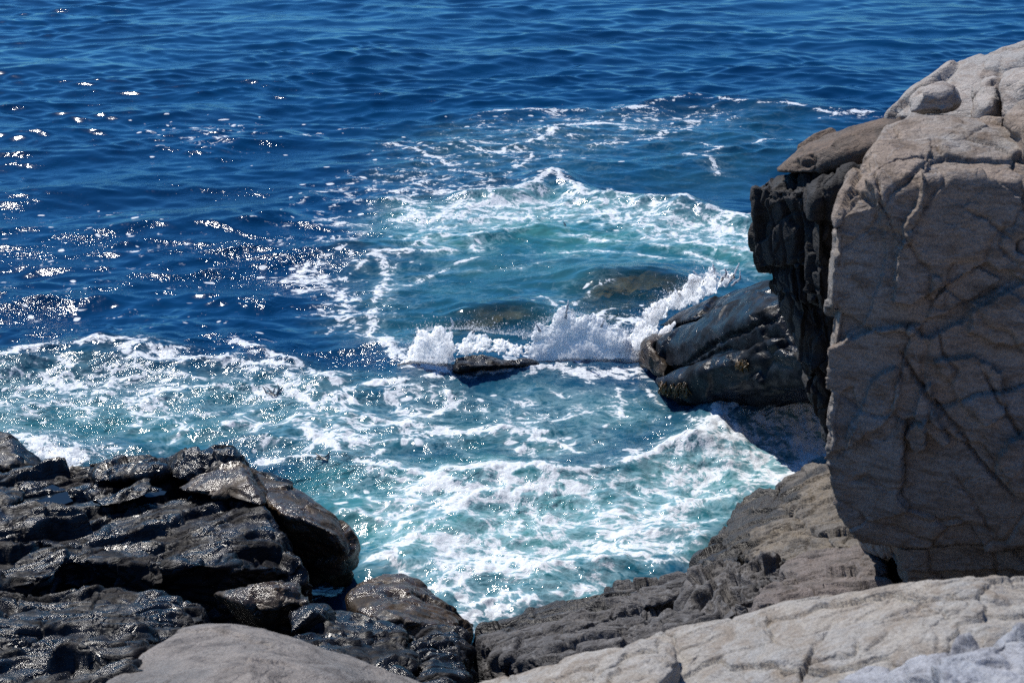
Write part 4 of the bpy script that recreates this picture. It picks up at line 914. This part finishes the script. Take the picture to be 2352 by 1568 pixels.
def splash(label, masses, sprays, jets=(), seed=1, voxel=0.0075, cat='splash'):
    rg = np.random.default_rng(seed)
    Ps, Rs = [], []
    for poly, Yf, thick, step in masses:
        a = np.array(poly, float); lo, hi = a.min(0) - 8, a.max(0) + 8
        q = np.stack(np.meshgrid(np.arange(lo[0], hi[0], step), np.arange(lo[1], hi[1], step)), -1).reshape(-1, 2)
        q = q + rg.uniform(-0.5, 0.5, q.shape) * step
        z0 = np.zeros(len(q))
        qw = q + np.stack([noise(np.stack([q[:, 0] / 22, q[:, 1] / 22, z0 + seed], 1), k) for k in (1, 2)], 1) * 12 + np.stack([noise(np.stack([q[:, 0] / 9, q[:, 1] / 9, z0 + seed], 1), k) for k in (3, 4)], 1) * 6
        ins = inside(qw, poly); dd, _ = seg_dist(qw, list(poly) + [poly[0]])
        q, dd = q[ins], dd[ins]
        hh = np.sqrt(np.clip(1 - (1 - np.clip(dd / 38, 0, 1)) ** 2, 0, 1))
        lump = 0.5 + 0.6 * noise(np.stack([q[:, 0] / 26, q[:, 1] / 26, np.zeros(len(q)) + seed], 1), 6)
        for (px, py), h_, l_ in zip(q, hh, lump):
            Ps.append(D(px, py, Yf(px, py) - 0.28 * thick * h_ * l_)); Rs.append(0.011 + 0.016 * h_)
            Ps.append(D(px, py, Yf(px, py) - 0.1 * thick * h_ * l_)); Rs.append(0.011 + 0.016 * h_)
            Ps.append(D(px, py, Yf(px, py) + 0.08 * thick * h_)); Rs.append(0.011 + 0.016 * h_)
    v, f = balls(Ps, Rs, ICO_V, ICO_F)
    me = new_mesh('t', v, f)
    v, f = voxelise(me, voxel)
    v = relax(v, f, 1); n = normals(v, f)
    st = v * np.array([1, 1, 0.38]) + 0.03 * np.stack([noise(v / 0.1, seed + k) for k in (11, 12, 13)], 1)
    v = v + n * (0.035 * noise(v / 0.14, seed) + 0.030 * np.abs(noise(st / 0.045, seed + 1)) + 0.016 * np.abs(noise(st / 0.02, seed + 2)) - 0.012)[:, None]
    tri = np.concatenate([f[:, [0, 1, 2]], f[:, [0, 2, 3]]])
    VV, FF = [v], [tri]; off = len(v); ncore = len(tri)
    for poly, Yf, n, r0, r1, up, spread in sprays:       # droplets flung from a line
        t = rg.random(n) * (len(poly) - 1); k = np.minimum(t.astype(int), len(poly) - 2); fr = (t - k)[:, None]
        a = np.array(poly, float); q = a[k] * (1 - fr) + a[k + 1] * fr
        e = rg.exponential(1.0, n)
        clump = np.clip(0.35 + 1.5 * noise(np.stack([q[:, 0] / 14, q[:, 1] / 14, np.zeros(n)], 1), seed + 9), 0.1, 1.6)
        px = q[:, 0] + rg.normal(0, spread * 0.6, n) * (0.4 + e); py = q[:, 1] - 4 - up * e * clump
        P = np.array([D(x, y, Yf(x, y) + rg.normal(0, 0.08)) for x, y in zip(px, py)])
        r = np.where(rg.random(n) < 0.6, 0.45 * r0 + 0.0012 * rg.random(n), r0 + (r1 - r0) * rg.random(n) ** 4)
        v, f = balls(P, r, OCT_V, OCT_F, 1 + rg.random((n, 3)) * np.array([0.5, 0.5, 1.2]))
        VV.append(v); FF.append(f + off); off += len(v)
    for path, Yv, r0, r1 in jets:                          # thin fingers of water
        a = np.array(path, float); n = 70
        t = np.linspace(0, len(a) - 1.001, n); k = t.astype(int); fr = (t - k)[:, None]
        q = a[k] * (1 - fr) + a[k + 1] * fr
        q = q + np.stack([noise(np.stack([t * 3, t * 0, t * 0 + seed], 1), 3), noise(np.stack([t * 3, t * 0, t * 0 + seed], 1), 4)], 1) * 3
        P = np.array([D(x, y, Yv) for x, y in q]); s = np.linspace(0, 1, n)
        r = 1.35 * (r0 + (r1 - r0) * s) * (0.65 + 0.6 * np.abs(noise(np.stack([t * 6, t * 0 + 5, t * 0 + seed], 1), 7)))
        keep = (s < 0.7) | (rg.random(n) < 0.6)
        v, f = balls(P[keep], r[keep], ICO_V, ICO_F)
        VV.append(v); FF.append(f + off); off += len(v)
    v = np.concatenate(VV); f = np.concatenate(FF)
    me = new_mesh('splash', v, f)
    o_ = v.mean(0); o_[2] = v[:, 2].min()
    ob = link('splash', me, M_white, label, cat, origin=o_)
    me.materials.append(M_drop); mi = np.ones(len(f), np.int32); mi[:ncore] = 0
    me.polygons.foreach_set('material_index', mi)
    return ob

splash('thick white mound of foam bursting up in the gap between drowned rocks',
       [([(1205, 830), (1215, 775), (1232, 742), (1255, 745), (1275, 725), (1290, 702), (1306, 700), (1318, 722), (1340, 728), (1362, 722), (1385, 738), (1425, 752), (1452, 795), (1484, 866), (1400, 877), (1300, 869), (1212, 858)], lambda x, y: 13.35 + (845 - y) * 0.002, 0.15, 5)],
       [([(1200, 785), (1245, 752), (1300, 716), (1350, 738), (1430, 760), (1470, 820)], lambda x, y: 13.4, 3000, 0.0015, 0.0065, 16, 10),
        ([(1250, 850), (1350, 850), (1470, 850)], lambda x, y: 13.1, 150, 0.0015, 0.0065, 5, 12)],
       [([(1298, 730), (1302, 705), (1305, 690)], 13.4, 0.02, 0.006), ([(1240, 760), (1228, 740)], 13.4, 0.015, 0.005), ([(1380, 750), (1390, 730)], 13.4, 0.015, 0.005)], seed=201)
splash('long slanting sheet of spray thrown up along the pointed wet slab',
       [([(1420, 800), (1445, 770), (1495, 700), (1520, 695), (1545, 670), (1575, 655), (1592, 632), (1612, 640), (1632, 610), (1648, 640), (1668, 622), (1692, 640), (1600, 695), (1540, 720), (1505, 750), (1520, 765), (1490, 785), (1460, 810)], lambda x, y: 13.5 + (x - 1420) * 0.0042, 0.16, 5),
        ([(1510, 770), (1530, 748), (1560, 742), (1530, 768)], lambda x, y: 13.3, 0.06, 5)],
       [([(1430, 780), (1500, 712), (1590, 652), (1640, 632), (1690, 652)], lambda x, y: 13.5 + (x - 1420) * 0.0042, 4150, 0.0015, 0.0065, 18, 12)],
       [([(1635, 640), (1640, 622), (1636, 605)], 14.5, 0.022, 0.008), ([(1610, 650), (1600, 632), (1592, 622)], 14.4, 0.018, 0.007), ([(1665, 650), (1684, 635), (1694, 612), (1697, 605)], 14.6, 0.018, 0.007),
        ([(1655, 645), (1668, 628), (1664, 615)], 14.5, 0.016, 0.006), ([(1560, 680), (1548, 662)], 14.1, 0.016, 0.006), ([(1680, 655), (1700, 640), (1699, 620)], 14.6, 0.016, 0.006)], seed=203)
splash('glassy low splash breaking over the small black rock',
       [([(900, 850), (935, 815), (950, 775), (968, 755), (990, 764), (1010, 748), (1038, 765), (1048, 795), (1035, 825), (1020, 858), (1000, 876), (940, 872), (905, 862)], lambda x, y: 13.1, 0.18, 5),
        ([(1040, 790), (1080, 760), (1130, 775), (1210, 790), (1215, 815), (1120, 812), (1050, 815)], lambda x, y: 13.4, 0.10, 6)],
       [([(920, 830), (965, 768), (1010, 760), (1080, 760), (1140, 770), (1215, 775)], lambda x, y: 13.3, 4150, 0.0015, 0.0065, 18, 14),
        ([(1050, 815), (1130, 810), (1220, 812)], lambda x, y: 13.2, 150, 0.0015, 0.0065, 10, 14)],
       [([(1030, 770), (1040, 745), (1035, 730)], 13.3, 0.014, 0.006), ([(975, 770), (955, 755)], 13.2, 0.012, 0.006), ([(1085, 765), (1095, 752)], 13.3, 0.012, 0.006)], seed=207)
splash('frothy surge curling white against the foot of the cliff boulders',
       [([(1610, 1035), (1640, 1000), (1665, 968), (1700, 952), (1740, 955), (1720, 985), (1680, 1010), (1640, 1035)], lambda x, y: 11.75 + (1035 - y) * 0.004, 0.10, 5)],
       [([(1610, 1030), (1660, 970), (1700, 950), (1760, 955)], lambda x, y: 11.8, 1150, 0.0015, 0.0065, 7, 8)], seed=209, cat='surge')
splash('white wash breaking behind the black rock at the far left',
       [([(85, 1050), (95, 1030), (130, 1028), (170, 1045), (200, 1068), (150, 1075), (100, 1070)], lambda x, y: 11.0, 0.12, 5)],
       [([(80, 1040), (120, 1025), (200, 1065)], lambda x, y: 11.0, 1150, 0.0015, 0.0065, 8, 10)], seed=211, cat='surge')

# ------------------------------------------------------------------ seaweed
def weed_mat(name, a, b):
    m = bpy.data.materials.new(name); g = G(nt(m))
    co = g.n('ShaderNodeTexCoord').outputs['Object']
    c = g.mix(g.ss(g.noise(co, 14, 3), 0.4, 0.6), (*a, 1), (*b, 1))
    p = g.n('ShaderNodeBsdfPrincipled', i={'Base Color': c, 'Roughness': 0.25, 'Specular IOR Level': 0.6})
    g.link(p.outputs[0], g.n('ShaderNodeOutputMaterial').inputs[0]); return m
M_gold = weed_mat('golden_weed', (0.11, 0.06, 0.010), (0.05, 0.03, 0.008))
M_kelp = weed_mat('dark_weed', (0.012, 0.016, 0.012), (0.02, 0.02, 0.012))

def strands(name, label, mat, paths, width):
    roots = sorted([tuple(path[0]) for path, _ in paths]); paths = list(paths) + [([np.array(r) for r in roots], width * 1.1)]
    bm = bmesh.new()
    for path, wd in paths:
        prev = None
        for k, p in enumerate(path):
            t = k / (len(path) - 1); wv_ = wd * (0.55 + 0.9 * math.sin(math.pi * min(1, t * 0.9 + 0.1)))
            d = path[min(k + 1, len(path) - 1)] - path[max(k - 1, 0)]
            s = np.cross(d, [0.2, -0.6, 0.7]); s = s / (np.linalg.norm(s) + 1e-9) * wv_ * 0.5
            u = np.array([0, 0, wv_ * 0.22])
            ring = [bm.verts.new(p - s), bm.verts.new(p + u), bm.verts.new(p + s), bm.verts.new(p - u)]
            if prev:
                for i in range(4): bm.faces.new((prev[i], prev[(i + 1) % 4], ring[(i + 1) % 4], ring[i]))
            else: bm.faces.new(ring[::-1])
            prev = ring
        bm.faces.new(prev)
    me = bpy.data.meshes.new(name); bm.to_mesh(me); bm.free()
    vv, ff = voxelise(me, width * 0.2); me = new_mesh(name, vv, ff)
    v = np.array([p for path, _ in paths for p in path])
    o_ = v.mean(0); o_[2] = v[:, 2].min()
    return link(name, me, mat, label, 'seaweed', 'seaweed clumps' if 'clump' in label else None, origin=o_)

def surface_at(px, py):                     # first rock met by a bearing
    dg = bpy.context.evaluated_depsgraph_get()
    d = Vector(ray(px, py)).normalized(); o_ = Vector((0, 0, H))
    ok, loc, nor, *_ = bpy.context.scene.ray_cast(dg, o_, d)
    return np.array(loc), np.array(nor)

bpy.context.view_layer.update()
for label, box, n in (('golden brown seaweed clump hanging at the waterline of the large black boulder', (1512, 1580, 876, 908), 110),
                      ('small rusty seaweed clump in the crack high on the large black boulder', (1688, 1722, 824, 836), 40)):
    paths = []; rg = np.random.default_rng(n)
    for _ in range(n):
        p, nn = surface_at(rg.uniform(box[0], box[1]), rg.uniform(box[2], box[3]))
        L_ = rg.uniform(0.03, 0.085); dr = np.array([rg.normal(0, 0.35), -0.35, -1.0]); q = [p + nn * 0.004]
        for k in range(5):
            q.append(q[-1] + (dr + nn * (0.25 - 0.15 * k) + rg.normal(0, 0.3, 3)) * L_ / 5)
        paths.append((q, rg.uniform(0.010, 0.020)))
    strands('seaweed', label, M_gold, paths, 0.02)
def drift(label, cx, cy, n, size, seed):
    rg = np.random.default_rng(seed); paths = []
    c = Z(cx, cy, 0.0); c[2] = sea_z(c[0], c[1]) + 0.012
    for _ in range(n):
        a = rg.normal(2.2, 0.5); L_ = size * rg.uniform(0.5, 1); p = c + np.array([rg.normal(0, size * .15), rg.normal(0, size * .15), 0]); q = [p]
        for k in range(6):
            a += rg.normal(0, 0.18); q.append(q[-1] + np.array([math.cos(a), math.sin(a) * 1.6, 0.015 + rg.normal(0, .05)]) * L_ / 6)
        paths.append((q, rg.uniform(0.010, 0.017)))
    strands('drifting_seaweed', label, M_kelp, paths, 0.01)
drift('thin dark sprig of seaweed floating among foam in the cove', 632, 920, 6, 0.20, 3)
drift('tiny dark scrap of seaweed floating on the green water beyond the splash', 1300, 521, 4, 0.10, 5)
drift('reddish dark tangle of weed in the foam above the tip of the brown boulder', 745, 1076, 5, 0.12, 8)

# ------------------------------------------------------------------ rock pools
for label, px, py, rx, ry, dz in (('still blue pool in the shelf by the black blocky stone', 100, 1136, 48, 16, 0.012),
                                  ('small still blue pool under the brown wedge', 340, 1128, 26, 9, 0.010),
                                  ('narrow shallow pool in the middle of the shelf', 175, 1152, 30, 7, 0.010)):
    zs = [surface_at(px + a_ * rx, py + b_ * ry)[0][2] for a_, b_ in ((0, 0), (-.6, 0), (.6, 0), (0, -.6), (0, .6), (-.3, .3), (.3, -.3))]
    p = (0, 0, float(np.percentile(zs, 35)) - 0.012)
    rx *= 1.5; ry *= 1.5; rg = np.random.default_rng(px)
    pts = [(px + rx * math.cos(t) * rg.uniform(0.75, 1.15), py + ry * math.sin(t) * rg.uniform(0.75, 1.15)) for t in np.linspace(0, 2 * math.pi, 22)[:-1]]
    pool(label, pts, p[2] + dz)
# ------------------------------------------------------------------ light, sky, camera
SUN_AZ, SUN_EL = R(-37), R(51)
sdir = Vector((math.sin(SUN_AZ) * math.cos(SUN_EL), math.cos(SUN_AZ) * math.cos(SUN_EL), math.sin(SUN_EL)))
L = bpy.data.lights.new('sun', 'SUN'); L.energy = 5.0; L.angle = R(0.53); L.color = (1.0, 0.95, 0.88)
so = bpy.data.objects.new('sun', L); C.objects.link(so); so.rotation_euler = sdir.to_track_quat('Z', 'Y').to_euler(); so.location = (-10, 12, 15)
w = bpy.data.worlds.new('World'); bpy.context.scene.world = w; w.use_nodes = True
g = G(w.node_tree); w.node_tree.nodes.clear()
sky = g.n('ShaderNodeTexSky', sky_type='NISHITA', sun_disc=False, sun_elevation=SUN_EL, sun_rotation=SUN_AZ, air_density=1.0, dust_density=0.0, ozone_density=4.0)
cool = g.n('ShaderNodeMix', data_type='RGBA', blend_type='MULTIPLY', i={0: 1.0})
g.link(sky.outputs[0], cool.inputs[6]); cool.inputs[7].default_value = (0.35, 0.87, 1.32, 1)
bg = g.n('ShaderNodeBackground', i={'Color': cool.outputs[2], 'Strength': 0.08})
g.link(bg.outputs[0], g.n('ShaderNodeOutputWorld').inputs[0])

cam = bpy.data.cameras.new('camera'); cam.lens = LENS; cam.sensor_width = 36; cam.clip_end = 5000; cam.clip_start = 0.1
cam.dof.use_dof = True; cam.dof.focus_distance = 13.5; cam.dof.aperture_fstop = 4.5
co_ = bpy.data.objects.new('camera', cam); C.objects.link(co_)
co_.location = (0, 0, H); co_.rotation_euler = (math.pi / 2 - PITCH, 0, 0)
sc = bpy.context.scene; sc.camera = co_
sc.view_settings.view_transform = 'Standard'; sc.view_settings.look = 'None'; sc.view_settings.exposure = 0
sc.render.engine = 'CYCLES'; sc.cycles.use_denoising = False; sc.cycles.denoiser = 'OPENIMAGEDENOISE'; sc.cycles.denoising_input_passes = 'RGB_ALBEDO_NORMAL'
sc.cycles.max_bounces = 6; sc.cycles.transparent_max_bounces = 12
sc.cycles.sample_clamp_direct = 0; sc.cycles.sample_clamp_indirect = 4
